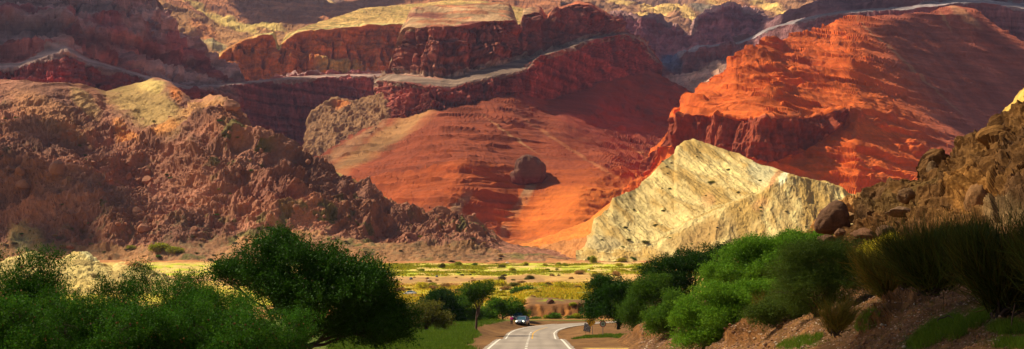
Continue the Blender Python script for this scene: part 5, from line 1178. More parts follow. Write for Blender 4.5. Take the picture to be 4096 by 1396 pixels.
# ================================================================ rocks
def rock_mesh(seed, outline=None, sub=4, sy=.8, rough=.12, facet=.25, sq=.75):
    rng = np.random.default_rng(seed); bm = bmesh.new(); bmesh.ops.create_icosphere(bm, subdivisions=sub, radius=1)
    V = np.array([v.co[:] for v in bm.verts]); Fq = np.array([[v.index for v in f.verts] for f in bm.faces]); bm.free()
    n = V.copy()
    for _ in range(9):                                   # cut flat faces
        d = unit(rng.normal(size=3)); h = rng.uniform(.62, .9); s = V @ d
        V = V - np.outer(np.maximum(s - h, 0) * (1 - facet * .4), d)
    if outline is not None:                              # outline: list of (x, z) round the middle
        o = np.array(outline, float); an = np.arctan2(o[:, 1], o[:, 0]); r = np.hypot(o[:, 0], o[:, 1]); k = np.argsort(an); an, r = an[k], r[k]
        an = np.concatenate([an - 2 * math.pi, an, an + 2 * math.pi]); r = np.tile(r, 3)
        a = np.arctan2(n[:, 2], n[:, 0]); rr = np.interp(a, an, r); q = np.hypot(n[:, 0], n[:, 2])
        base = np.linalg.norm(V, axis=1); k2 = (.55 + .45 * base) if sq > .5 else (.88 + .12 * base)
        V = np.stack([np.cos(a) * rr * q ** sq, n[:, 1] * sy * r.mean(), np.sin(a) * rr * q ** sq], 1) * k2[:, None]
        sc = r.mean()
    else:
        sc = 1
    f = fbm(n[:, 0] + seed, n[:, 1], n[:, 2], .5, 5, seed=seed) * rough + .5 * rough * ridged(n[:, 0], n[:, 1] + seed, n[:, 2], .35, 4, seed + 3)
    V = V * (1 + f)[:, None]
    c = 1 + .3 * fbm(n[:, 0], n[:, 1] + seed, n[:, 2], .3, 4, seed=seed + 9)
    return V, Fq, c
M_BOULD = mat_earth("boulder_rock", 1.6, .14, .9, .35)
def rock(name, loc, V, Fq, c, rgb, label, cat="rock", group=None, mat=None, sm=True):
    o = link(name, new_mesh(name, V, Fq, np.clip(c[:, None] * np.array(rgb), .01, .85), sm), mat=mat or M_BOULD, loc=tuple(loc))
    return tag(o, label, cat, group)
# big boulder on the skyline of the near slope
d = 100.0; cpx, cpy = 833, 219
ol = [(812, 227), (815, 220), (818.8, 213.8), (825, 207.5), (830.8, 202.4), (836, 200.8), (842, 202), (846, 206), (847.5, 212), (848.6, 220), (851, 227), (848, 232), (838, 234), (828, 235.5), (818, 235.5), (813, 232)]
V, Fq, c = rock_mesh(5, [((a - cpx) * d / F, (cpy - b) * d / F) for a, b in ol], 5, .85, .07)
rock("boulder", W(cpx, cpy, d), V, Fq, c, (0.13, 0.065, 0.035), "big dark brown rounded boulder on the skyline above the green thicket", "boulder")
for (px, py, w, h, dd, s, rgb, lab) in ((840, 232.5, 9, 8, 97, 6, (.14, .07, .035), "small brown boulder leaning on the big dark one"), (826, 240, 16, 9, 98, 7, (.11, .055, .03), "low dark rock under the big boulder"),
        (868, 238, 34, 17, 97, 8, (.15, .07, .035), "broad dark rock slab right of the big boulder"), (852, 225, 5, 3, 101, 9, (.55, .40, .18), "small pale yellow stone beside the big boulder"), (906, 196, 15, 14, 92, 10, (.17, .09, .04), "dark rock with a grassy face below the skyline bush"),
        (900, 190, 9, 5, 96, 12, (.10, .05, .03), "black-brown rock jutting left on the skyline"), (902, 212, 26, 9, 88, 13, (.17, .095, .05), "long tilted grey-brown slab in the outcrop"), (850, 216, 10, 8, 108, 14, (.45, .25, .10), "orange rock behind the big boulder"),
        (932, 168, 9, 12, 96, 15, (.16, .09, .04), "knobbly rock head on the ridge of the near outcrop"), (885, 232, 18, 13, 86, 16, (.12, .06, .03), "dark block above the wispy bushes"), (977, 205, 22, 34, 80, 17, (.25, .12, .045), "tall golden-brown rock pillar at the right"), (996, 210, 20, 32, 80, 18, (.16, .08, .04), "dark rock pillar beside the golden one")):
    V, Fq, c = rock_mesh(s, None, 4, 1, .14); V = V * np.array([w * dd / F / 1.7, w * dd / F / 1.7, h * dd / F / 1.7])
    rock("rock", W(px, py, dd), V, Fq, c, rgb, lab)
# red butte standing on the scree
sb = on("fan", 529, 184); d0 = sb[1] + 8; ol = [(509, 184), (508.5, 172), (513, 169), (515, 158), (519, 154), (530, 152), (537, 154), (543, 159), (547, 163), (547.5, 172), (549, 176), (545, 183), (530, 185)]
cpx, cpy = 529, 169
V, Fq, c = rock_mesh(33, [((a - cpx) * .88 * d0 / F, (cpy - b) * .88 * d0 / F) for a, b in ol], 6, 1.0, .035, sq=.30)
wx = V.copy(); V = V * (1 + .07 * ridged(V[:, 0], V[:, 1], V[:, 2] * .15, 6, 4, 34))[:, None]
lower = smooth(-6, -10, V[:, 2]); cc = np.array((0.17, 0.075, 0.048)) * (1 - lower[:, None]) + np.array((0.17, 0.045, 0.03)) * lower[:, None]
o = link("rock_butte", new_mesh("rock_butte", V, Fq, np.clip(cc * c[:, None], .01, .8), True), mat=M_CLIFF, loc=tuple(W(cpx, cpy + 1.6, d0)))
tag(o, "square brown rock butte standing alone on the red scree slope", "rock butte")
# orange rock by the far trees, loose rocks of the valley
V, Fq, c = rock_mesh(41, [(-.9, -1.0), (-1.0, .2), (-.5, 1.1), (.2, .9), (1.0, .1), (.9, -1.0)], 4, .8, .1); V *= 1.15
rock("rock", W(484, 318, 258), V, Fq, c, (.42, .17, .07), "orange upright rock among the trees left of the parked cars", mat=M_ROCK)
for i, (px, py, w, rgb, lab) in enumerate(((411.5, 279.5, 3.2, (.08, .09, .11), "dark grey rock on the gravel bar, far left"), (437, 277, 2.6, (.10, .11, .13), "dark blue-grey rock on the gravel bar"), (429, 281.5, 4, (.65, .48, .30), "pale rock on the gravel bar"), (427, 279.3, 3.2, (.2, .09, .05), "brown rock beside the pale one on the gravel bar"),
        (507, 264.5, 4, (.68, .46, .34), "pale pink rock at the back of the far green strip"), (551, 303.5, 7, (.16, .08, .05), "dark rock on the lip of the eroded bank"), (501, 291.5, 3, (.7, .6, .35), "pale stone in the yellow scrub"), (589, 271, 2.5, (.75, .68, .5), "white stone on the far green strip"))):
    p = gpt(px, py); V, Fq, c = rock_mesh(50 + i, None, 3, 1, .12); s = w * p[1] / F / 1.7
    rock("rock", p + [0, 0, s * .4], V * [s, s, s * .8], Fq, c, rgb, lab, mat=M_ROCK)
# blocks in the gully and face of the rocky hill
ST = [rock_mesh(70 + i, None, 2, 1, .16) for i in range(5)]
RM = [new_mesh("rock", v, f, np.clip(c[:, None] * np.array((.36, .155, .085)), .01, .8), False) for v, f, c in ST]
for m in RM: m.materials.append(M_ROCK)
for px, py, w, h, lab in ((58, 171, 14, 17, "biggest orange-brown block on the left part of the rocky hill"), (232, 108, 15, 12, "orange boulder right below the top of the rocky hill"), (243, 120, 10, 10, "orange boulder under the hilltop boulder"), (10, 170, 10, 8, "rounded block at the left end of the rocky hill"), (23, 185, 12, 9, "brown block under the biggest one"), (148, 182, 10, 9, "dark block above the gully"), (128, 178, 9, 10, "brown block left of the gully"), (192, 204, 9, 9, "block right of the gully"), (137, 212, 11, 8, "pair-forming brown block in the lower gully"), (143, 229, 11, 10, "block at the mouth of the gully"), (70, 248, 8, 5, "lone dark rock on the brown apron"), (195, 230, 7, 6, "rock near the foot of the gully"), (313, 232, 6, 4, "small rock above the big tree"), (20, 172, 9, 10, "upright block left of the biggest one")):
    p = on("rocky_hill", px, py); s = p[1] / F / 1.6; o = bpy.data.objects.new("rock", random.choice(RM)); COL.objects.link(o)
    o.location = tuple(p + [0, 0, h * s * .1]); o.scale = (w * s, w * s, h * s); o.rotation_euler = (0, 0, random.uniform(0, 6)); tag(o, lab, "rock")
rs = np.random.default_rng(9)
for i in range(95):
    t = rs.random(); px = 133 + 18 * t + rs.normal() * 5.5; py = 165 + t * 82
    p = on("rocky_hill", px, py); s = p[1] / F / 1.6; w = rs.uniform(1.6, 4.5); o = bpy.data.objects.new("rock", RM[rs.integers(5)]); COL.objects.link(o)
    o.location = tuple(p); o.scale = (w * s, w * s, w * s * .75); o.rotation_euler = tuple(rs.uniform(0, 6, 3)); tag(o, "reddish rock tumbled down the gully of the rocky hill, one of many alike", "rock", "rocks in the gully of the rocky hill")
for i in range(190):
    px, py = rs.uniform(0, 480), rs.uniform(110, 240); p = on("rocky_hill", px, py)
    if abs(HZ - (p[2] - CAMZ) * F / p[1] - py) > 1.5: continue
    s = p[1] / F / 1.6; w = rs.uniform(1.5, 5.5) ; o = bpy.data.objects.new("rock", RM[rs.integers(5)]); COL.objects.link(o)
    o.location = tuple(p); o.scale = (w * s, w * s, w * s * rs.uniform(.7, 1.2)); o.rotation_euler = tuple(rs.uniform(0, 6, 3)); tag(o, "brown rock on the face of the rocky hill, one of many alike", "rock", "rocks on the face of the rocky hill")
# stones on the near gravel slope
def stone_set(rgb, n0):
    out = []
    for i in range(3):
        v, f, c = rock_mesh(n0 + i, None, 2, 1, .12); m = new_mesh("stone", v, f, np.clip(c[:, None] * np.array(rgb), .01, .85), False); m.materials.append(M_BOULD); out.append(m)
    return out
SS = {"pale": stone_set((.62, .50, .36), 80), "orange": stone_set((.42, .19, .08), 84), "brown": stone_set((.26, .14, .08), 88)}
sp = sheet_pts("gravel_slope", 290, (700, 1024, 292, 349), 90, [(925, 312, 60, 16, -30), (905, 335, 60, 14, -12), (990, 340, 40, 10, 0), (800, 340, 70, 9, -15)])
for p in sp:
    kd = str(rs.choice(["pale", "orange", "brown", "brown", "orange"])); w = rs.uniform(1.2, 3.4) * (.8 if kd == "pale" else 1.2); s = w * p[1] / F / 1.7
    o = bpy.data.objects.new("stone", SS[kd][rs.integers(3)]); COL.objects.link(o); o.location = tuple(p + [0, 0, s * .3]); o.scale = (s, s, s * .7); o.rotation_euler = tuple(rs.uniform(0, 6, 3))
    tag(o, kd + " stone lying on the near gravel slope, one of many alike", "stone", kd + " stones on the near gravel slope")
def bigstone(px, py, w, kd, lab):
    p = on("gravel_slope", px, py); s = w * p[1] / F / 1.7; o = bpy.data.objects.new("stone", SS[kd][0]); COL.objects.link(o); o.location = tuple(p + [0, 0, s * .3]); o.scale = (s, s * .8, s * .7); tag(o, lab, "stone")
bigstone(919, 341, 4.4, "pale", "white angular stone at the bottom of the near slope"); bigstone(904, 348, 4.5, "pale", "white flat stone by the bottom edge below the angular one"); bigstone(949, 325, 5, "pale", "pale stone inside the loop of the crooked root")
bigstone(911.5, 331.5, 4.6, "orange", "orange stone above the white angular one"); bigstone(882, 325, 4, "pale", "pale yellow stone left of the rubble")
# loose gravel
V, Fq = [], []; g = sheet_pts("gravel_slope", 16000, (640, 1100, 285, 349), 91, []); fv, ff = ICO_S; r = .010 + .045 * rs.random(len(g)) ** 2.5
ang = rs.normal(size=(len(g), len(fv), 3)) * .2
Vg = (fv[None] * (1 + ang)) * (r[:, None, None] * (g[:, 1] / 40)[:, None, None]) * np.array([1, 1, .6]) + g[:, None]
Fg = (ff[None] + np.arange(len(g))[:, None, None] * len(fv)).reshape(-1, 3)
Cg = np.repeat(np.array([(.34, .19, .11), (.22, .115, .07), (.5, .36, .24)])[rs.choice(3, len(g), p=[.5, .38, .12])], len(fv), 0)
o = link("gravel", new_mesh("gravel", Vg.reshape(-1, 3), Fg, Cg), mat=M_BOULD); o["kind"] = "stuff"
# crooked root and sticks
def stick(name, pts, r0, r1, lab, mat=M_BARK):
    V, Fq = tube(pts, np.linspace(r0, r1, len(pts)), 6); o = link(name, new_mesh(name, V, Fq, None, True), mat=mat); tag(o, lab, "stick")
rp = [on("gravel_slope", a, b) + [0, 0, .05] for a, b in ((942, 327), (939, 324), (937.4, 321), (938, 319.5), (940, 318), (944.3, 317.6), (947.8, 315.4), (952, 317.6), (957.4, 319.8))]
for i, q in enumerate(rp): q[1] = rp[0][1] + (q[1] - rp[0][1]) * .3; 
rp = [W(a, b, q[1] - .1) for (a, b), q in zip(((942, 327), (939, 324), (937.4, 321), (938, 319.5), (940, 318), (944.3, 317.6), (947.8, 315.4), (952, 317.6), (957.4, 319.8)), rp)]
stick("crooked_root", rp, .018, .026, "black crooked root looping out of the gravel slope")
p = on("gravel_slope", 1011, 331); stick("stick", [p, p + np.array([.02, 0, .35]), p + np.array([.10, 0, .72])], .022, .014, "thin brown stick standing upright near the right edge", M_BARK2)

# ================================================================ signs
M_STEEL = mat_plain("galvanised_post", (.16, .15, .15), .6, .3)
M_SY = mat_plain("sign_yellow", (.80, .40, .015), .5, var=.12); M_BLK = mat_plain("sign_black", (.012, .012, .012), .6); M_WHT = mat_plain("sign_white", (.88, .82, .78), .5, var=.08); M_SRED = mat_plain("sign_red", (.5, .02, .03), .5)
M_BOARD = mat_plain("painted_board", (.035, .035, .04), .8, var=.4); M_CHALK = mat_plain("white_hand_lettering", (.60, .62, .60), .8, var=.2)
def prism(poly, th, y0=0.0):
    """flat shape in x,z with thickness th, front face at y0 (towards the camera)"""
    n = len(poly); V = [(x, y0, z) for x, z in poly] + [(x, y0 + th, z) for x, z in poly]
    me = bpy.data.meshes.new("m"); F_ = [tuple(range(n - 1, -1, -1)), tuple(range(n, 2 * n))] + [(i, (i + 1) % n, n + (i + 1) % n, n + i) for i in range(n)]
    me.from_pydata(V, [], F_); me.update(); return me
def circ(r, n=40, cx=0, cz=0): return [(cx + r * math.cos(2 * math.pi * i / n), cz + r * math.sin(2 * math.pi * i / n)) for i in range(n)]
def text_obj(body, size, loc, parent, mat, name="lettering", ax='CENTER', shear=0, rz=0, extr=.002, sx=1):
    cu = bpy.data.curves.new(name, 'FONT'); cu.body = body; cu.size = size; cu.align_x = ax; cu.align_y = 'CENTER'; cu.extrude = extr; cu.shear = shear; cu.offset = size * .025
    t = bpy.data.objects.new(name, cu); COL.objects.link(t); bpy.context.view_layer.update()
    me = bpy.data.meshes.new_from_object(t.evaluated_get(bpy.context.evaluated_depsgraph_get())); bpy.data.objects.remove(t)
    me.name = name; me.materials.clear(); me.materials.append(mat)
    for v in me.vertices: v.co.x *= sx
    o = bpy.data.objects.new(name, me); COL.objects.link(o); o.parent = parent; o.location = loc; o.rotation_euler = (math.radians(90), rz, 0); return o
# speed limit
d = 173.0; x = (602.9 - CX) / F * d; zb = gz(x, d); zc_ = CAMZ + (HZ - 324) / F * d
t = empty("speed_limit_sign", (x, d, zb), "round white speed limit sign with red ring reading 60 on a grey post", "road sign")
V, Fq = tube([(0, .04, -.3), (0, .04, zc_ - zb + .2)], [.045, .045], 8); link("post", new_mesh("post", V, Fq, None, True), t, M_STEEL)
zz = zc_ - zb
link("red_ring", prism(circ(.40, cz=zz), .012, -.012), t, M_SRED); link("white_disc", prism(circ(.30, cz=zz), .006, -.018), t, M_WHT)
text_obj("60", .40, (0, -.022, zz), t, M_BLK, "numeral", sx=.82)
# curve warning
d = 192.0; x = (592.6 - CX) / F * d; zb = gz(x, d); zc_ = CAMZ + (HZ - 322) / F * d; cxo = (590.9 - CX) / F * d - x
t = empty("curve_warning_sign", (x, d, zb), "yellow diamond warning sign with black right-bending arrow, tilted on its post", "road sign")
V, Fq = tube([(0, .05, -.3), (-.03, .05, (zc_ - zb) * .6), (cxo, .05, zc_ - zb + .3)], [.04, .04, .04], 8); link("post", new_mesh("post", V, Fq, None, True), t, M_STEEL)
R_ = .67; zz = zc_ - zb; A = math.radians(8)
def rot(px_, pz_, a=A): return (cxo + px_ * math.cos(a) + pz_ * math.sin(a), zz - px_ * math.sin(a) + pz_ * math.cos(a))
link("plate", prism([rot(R_, 0), rot(0, R_), rot(-R_, 0), rot(0, -R_)], .012, -.012), t, M_SY)
aw = [(-.17, -.38), (-.06, -.38), (-.06, .02), (.0, .14), (.10, .20), (.10, .10), (.26, .26), (.10, .42), (.10, .32), (-.04, .28), (-.14, .16), (-.17, .04)]
link("arrow", prism([rot(*q) for q in aw][::-1], .006, -.018), t, M_BLK)
# hand-lettered board
d = 196.0; x = (587 - CX) / F * d; zb = gz(x, d)
t = empty("painted_board_sign", (x, d, zb), "dark board with white hand-painted lettering leaning beside the curve sign", "sign board")
def wp(px, py): return ((px - CX) / F * d - x, CAMZ + (HZ - py) / F * d - zb)
link("board", prism([wp(583.3, 331), wp(584.6, 323), (wp(590.9, 325)), wp(590.2, 332)], .03, -.03), t, M_BOARD)
V, Fq = tube([wp(585.7, 333.5)[:1] + (.03,) + wp(585.7, 333.5)[1:], wp(585.9, 321.2)[:1] + (.03,) + wp(585.9, 321.2)[1:]], [.03, .03], 6); link("stake", new_mesh("stake", V, Fq, None), t, M_BARK2)
V, Fq = tube([wp(589.6, 333.6)[:1] + (.03,) + wp(589.6, 333.6)[1:], wp(589.7, 325.5)[:1] + (.03,) + wp(589.7, 325.5)[1:]], [.03, .03], 6); link("stake", new_mesh("stake", V, Fq, None), t, M_BARK2)
for i, s_ in enumerate(("EMPANADAS", "PAN CASERO", "QUESOS DE", "CABRA DULCE", "ARTESANIA")):
    c0 = wp(587.2 - .1 * i, 324.9 + 1.42 * i); text_obj(s_, .205, (c0[0], -.036, c0[1]), t, M_CHALK, "lettering", rz=math.radians(8), sx=.72)
# litter on the grass
o = link("plastic_bag", None or new_mesh("plastic_bag", *(lambda v, f, c: (v * [.22, .16, .08], f))(*rock_mesh(97, None, 3, 1, .3)), None, True), mat=mat_plain("pale_blue_plastic", (.35, .55, .55), .4), loc=(W(588, 335.5, 184)[0], 184, gz(W(588, 335.5, 184)[0], 184) + .06)); tag(o, "pale blue plastic litter on the grass below the painted board", "litter")

# ================================================================ cars
M_GLASS = mat_plain("car_glass", (.03, .09, .12), .08, var=0, spec=.8); M_TYRE = mat_plain("tyre_rubber", (.012, .012, .012), .85); M_RIM = mat_plain("wheel_rim", (.35, .35, .36), .35, .7, var=0)
M_TRIM = mat_plain("black_trim", (.02, .02, .022), .5, var=0); M_LAMP = mat_plain("lit_headlight", (.9, .85, .6), .3, var=0, emit=((1, .86, .5), 5.0)); M_TAIL = mat_plain("tail_light_red", (.35, .02, .02), .3, var=0)
def car(loc, rz, paint, label, lit=False):
    """x forward, length 4.35, width 1.78, height 1.48"""
    t = empty("parked_car", tuple(loc), label, "car", rz=rz)
    Lh = 2.18
    def body_section(x):
        top = np.interp(x, [-2.18, -2.05, -1.5, -.9, 0, .75, 1.0, 1.6, 2.0, 2.18], [.72, .93, .99, .97, .93, .92, .93, .84, .70, .55])
        w = np.interp(x, [-2.18, -1.9, -1.2, 0, 1.3, 1.9, 2.18], [.66, .82, .88, .89, .87, .78, .55])
        bot = np.interp(x, [-2.18, -1.8, 1.8, 2.18], [.36, .22, .20, .30])
        return [(x, -w * .93, bot), (x, -w, bot + .18), (x, -w, top - .22), (x, -w * .93, top - .05), (x, -w * .6, top), (x, 0, top + .02), (x, w * .6, top), (x, w * .93, top - .05), (x, w, top - .22), (x, w, bot + .18), (x, w * .93, bot)]
    xs = np.concatenate([np.linspace(-2.18, -1.8, 5), np.linspace(-1.6, 1.6, 17), np.linspace(1.75, 2.18, 6)])
    V, Fq = [], []; k = 11
    for x in xs: V += body_section(x)
    for i in range(len(xs) - 1):
        for j in range(k): Fq.append((i * k + j, i * k + (j + 1) % k, (i + 1) * k + (j + 1) % k, (i + 1) * k + j))
    me = bpy.data.meshes.new("body"); me.from_pydata(V, [], Fq + [tuple(range(k - 1, -1, -1)), tuple((len(xs) - 1) * k + j for j in range(k))]); me.update()
    for p_ in me.polygons: p_.use_smooth = True
    body = link("body", me, t, paint)
    # roof with pillars: shell over a glass house
    prof = [(-1.72, .97), (-1.15, 1.34), (-.6, 1.46), (0.05, 1.47), (.45, 1.40), (1.15, .93)]
    def house(shrink, zoff, w0, w1):
        V = []
        for x, z in prof:
            tt = (z - .93) / .54; w = w0 * (1 - tt) + w1 * tt
            V += [(x * shrink, -w, z + zoff), (x * shrink, w, z + zoff)]
        return V
    Vg = house(.985, -.012, .84, .63); Fg = [(2 * i, 2 * i + 1, 2 * i + 3, 2 * i + 2) for i in range(5)] + [tuple(2 * i for i in range(5, -1, -1)), tuple(2 * i + 1 for i in range(6))]
    me = bpy.data.meshes.new("windows"); me.from_pydata(Vg, [], Fg); me.update(); link("windows", me, t, M_GLASS)
    Vr = house(1, .006, .845, .64); Vr2 = []
    me = bpy.data.meshes.new("roof")
    rp_ = [(-1.2, 1.33), (-.6, 1.475), (.05, 1.485), (.5, 1.395)]; VR = []
    for x, z in rp_:
        w = .84 * (1 - (z - .93) / .54) + .635 * ((z - .93) / .54) + .012; VR += [(x, -w, z), (x, -w * .8, z + .012), (x, w * .8, z + .012), (x, w, z), (x, w, z - .05), (x, -w, z - .05)]
    FR = []
    for i in range(3):
        for j in range(6): FR.append((i * 6 + j, i * 6 + (j + 1) % 6, (i + 1) * 6 + (j + 1) % 6, (i + 1) * 6 + j))
    me.from_pydata(VR, [], FR + [(5, 4, 3, 2, 1, 0), (18, 19, 20, 21, 22, 23)]); me.update(); link("roof", me, t, paint)
    for s in (-1, 1):
        for a, b in (((-1.76, .95), (-1.2, 1.33)), ((-.28, .93), (-.28, 1.45)), ((1.2, .92), (.5, 1.40))):
            wa = .84 * (1 - (a[1] - .93) / .54) + .635 * ((a[1] - .93) / .54) + .01; wb = .84 * (1 - (b[1] - .93) / .54) + .635 * ((b[1] - .93) / .54) + .01
            V, Fq = tube([(a[0], s * wa, a[1]), (b[0], s * wb, b[1])], [.04, .035], 6); link("pillar", new_mesh("pillar", V, Fq, None, True), t, paint)
    for x in (-1.32, 1.32):
        for s in (-1, 1):
            V, Fq = [], []
            n = 24
            for ring, (r, y) in enumerate(((.22, .0), (.31, .0), (.33, .04), (.33, .17), (.31, .21), (.1, .21))):
                for i in range(n): a = 2 * math.pi * i / n; V.append((x + r * math.cos(a), s * (.90 - y), .33 + r * math.sin(a)))
            for q in range(5):
                for i in range(n): Fq.append((q * n + i, q * n + (i + 1) % n, (q + 1) * n + (i + 1) % n, (q + 1) * n + i))
            wh = empty("wheel", (0, 0, 0)); wh.parent = t
            link("tyre", new_mesh("tyre", V, Fq, None, True), wh, M_TYRE)
            m = bpy.data.meshes.new("rim"); pts = [(x, s * .885, .33)] + [(x + .225 * math.cos(2 * math.pi * i / 20), s * .892, .33 + .225 * math.sin(2 * math.pi * i / 20)) for i in range(20)]
            m.from_pydata(pts, [], [(0, i + 1, (i + 1) % 20 + 1) for i in range(20)]); link("rim", m, wh, M_RIM)
    def blk(name, x0, x1, y0, y1, z0, z1, mat):
        m = bpy.data.meshes.new(name); b = bmesh.new(); bmesh.ops.create_cube(b, size=1)
        for v in b.verts: v.co = Vector(((x0 + x1) / 2 + v.co.x * (x1 - x0), (y0 + y1) / 2 + v.co.y * (y1 - y0), (z0 + z1) / 2 + v.co.z * (z1 - z0)))
        bmesh.ops.bevel(b, geom=list(b.edges), offset=min(.02, (x1 - x0) * .3), segments=2, affect='EDGES'); b.to_mesh(m); b.free(); return link(name, m, t, mat)
    for s in (-1, 1):
        m, Fq, c = rock_mesh(3, None, 3, 1, 0.0); n_ = unit(m)
        hl = link("headlight", new_mesh("headlight", n_ * [.12, .15, .085] + [1.98, s * .60, .63], Fq, None, True), t, M_LAMP if lit else M_WHT)
        blk("tail_light", -2.20, -2.08, min(s * .52, s * .78), max(s * .52, s * .78), .70, .84, M_TAIL)
        blk("wing_mirror", .72, .86, min(s * .88, s * 1.04), max(s * .88, s * 1.04), .92, 1.04, paint)
    blk("grille", 2.06, 2.21, -.42, .42, .45, .60, M_TRIM); blk("bumper", 2.0, 2.20, -.62, .62, .24, .40, M_TRIM); blk("number_plate", 2.20, 2.225, -.2, .2, .42, .52, M_WHT); blk("rear_bumper", -2.22, -2.05, -.7, .7, .26, .42, M_TRIM)
    return t
P_BLUE = mat_plain("silver_blue_car_paint", (.30, .36, .42), .25, .5, var=0, coat=.8); P_WHITE = mat_plain("white_car_paint", (.80, .80, .80), .3, var=0, coat=.6); P_DARK = mat_plain("dark_car_paint", (.03, .04, .05), .25, .3, var=0, coat=.8)
y = 239.0; x = (522.6 - CX) / F * y
car((x, y, gz(x, y) + .0), math.radians(-90 - 14), P_BLUE, "silver-blue car with lit headlights parked facing the camera on the road shoulder", True)
y = 245.0; x = (518.2 - CX) / F * y
car((x, y, gz(x, y)), math.radians(-90 - 10), P_DARK, "dark car mostly hidden behind the silver-blue one", False)
y = 467.0; x = (410 - CX) / F * y; z = gz(x, y)
car((x, y, z + .25), math.radians(180 - 18), P_WHITE, "white car parked far off on the valley track, tail to the right")

# ================================================================ the person by the cars
SKIN = mat_plain("skin", (.30, .15, .09), .6, var=.05); M_PINK = mat_plain("pink_shirt", (.80, .03, .34), .8, var=.1); M_PANTS = mat_plain("black_trousers", (.02, .018, .02), .9); M_HAIR = mat_plain("dark_hair", (.02, .012, .01), .7); M_SHOE = mat_plain("brown_shoe", (.08, .05, .04), .7)
def skin_mesh(name, verts, edges, rad, root=0, sub=1):
    me = bpy.data.meshes.new(name); me.from_pydata(verts, edges, []); me.update(); o = bpy.data.objects.new(name, me); COL.objects.link(o)
    m = o.modifiers.new("s", 'SKIN'); m.use_smooth_shade = True
    for i, v in enumerate(me.skin_vertices[0].data):
        r = rad[i]; v.radius = (r, r) if not isinstance(r, tuple) else r; v.use_root = (i == root)
    s = o.modifiers.new("ss", 'SUBSURF'); s.levels = sub; s.render_levels = sub
    bpy.context.view_layer.update()
    out = bpy.data.meshes.new_from_object(o.evaluated_get(bpy.context.evaluated_depsgraph_get())); bpy.data.objects.remove(o); out.name = name
    for p_ in out.polygons: p_.use_smooth = True
    return out
y = 233.5; x = (511.6 - CX) / F * y; zb = gz(x, y)
per = empty("person", (x, y, zb + .01), "person in pink shirt and black trousers seen from behind beside the cars", "person")
vs = [(0, 0, .90), (0, .0, 1.10), (0, 0, 1.30), (0, 0, 1.40), (0, -.01, 1.46), (0, 0, 1.54), (0, 0, 1.62)]; ed = [(0, 1), (1, 2), (2, 3), (3, 4), (4, 5), (5, 6)]; ra = [.14, .13, .15, .10, .055, .09, .085]
for s in (-1, 1):
    b = len(vs)
    vs += [(s * .17, 0, 1.36), (s * .24, .02, 1.10), (s * .22, .14, .92), (s * .20, .19, .86)]; ed += [(3, b), (b, b + 1), (b + 1, b + 2), (b + 2, b + 3)]; ra += [.055, .045, .03, .032]
    hb = b + 3
    for q in range(4):
        c0 = len(vs); fx = s * (.20 + .018 * (q - 1.5)); ln = (.034, .040, .038, .030)[q]
        vs += [(fx, .215, .84), (fx, .215 + ln, .815), (fx, .215 + ln * 1.3, .79)]; ed += [(hb, c0), (c0, c0 + 1), (c0 + 1, c0 + 2)]; ra += [.010, .009, .008]
    c0 = len(vs); vs += [(s * .155, .20, .865), (s * .14, .225, .845)]; ed += [(hb, c0), (c0, c0 + 1)]; ra += [.011, .009]
    b = len(vs)
    vs += [(s * .09, 0, .82), (s * .10, .01, .47), (s * .11, -.01, .09), (s * .11, .10, .035)]; ed += [(0, b), (b, b + 1), (b + 1, b + 2), (b + 2, b + 3)]; ra += [.085, .055, .038, .03]
link("body", skin_mesh("body", vs, ed, ra), per, SKIN)
sv = [(0, 0, .88), (0, 0, 1.05), (0, 0, 1.25), (0, 0, 1.38)]; se = [(0, 1), (1, 2), (2, 3)]; sr = [.185, .175, .185, .12]
for s in (-1, 1):
    b = len(sv); sv += [(s * .18, 0, 1.355), (s * .235, .015, 1.16)]; se += [(3, b), (b, b + 1)]; sr += [.08, .068]
link("pink_shirt", skin_mesh("pink_shirt", sv, se, sr), per, M_PINK)
tv = [(0, 0, .90)]; te = []; tr_ = [.165]
for s in (-1, 1):
    b = len(tv); tv += [(s * .095, 0, .78), (s * .10, .01, .47), (s * .11, 0, .26)]; te += [(0, b), (b, b + 1), (b + 1, b + 2)]; tr_ += [.11, .078, .062]
link("trousers", skin_mesh("trousers", tv, te, tr_), per, M_PANTS)
link("hair", skin_mesh("hair", [(0, -.02, 1.66), (0, -.035, 1.60), (0, -.045, 1.52)], [(0, 1), (1, 2)], [.085, .098, .05]), per, M_HAIR)
for s in (-1, 1): link("shoe", skin_mesh("shoe", [(s * .11, -.04, .045), (s * .11, .07, .04), (s * .11, .15, .035)], [(0, 1), (1, 2)], [.048, .046, .038]), per, M_SHOE)
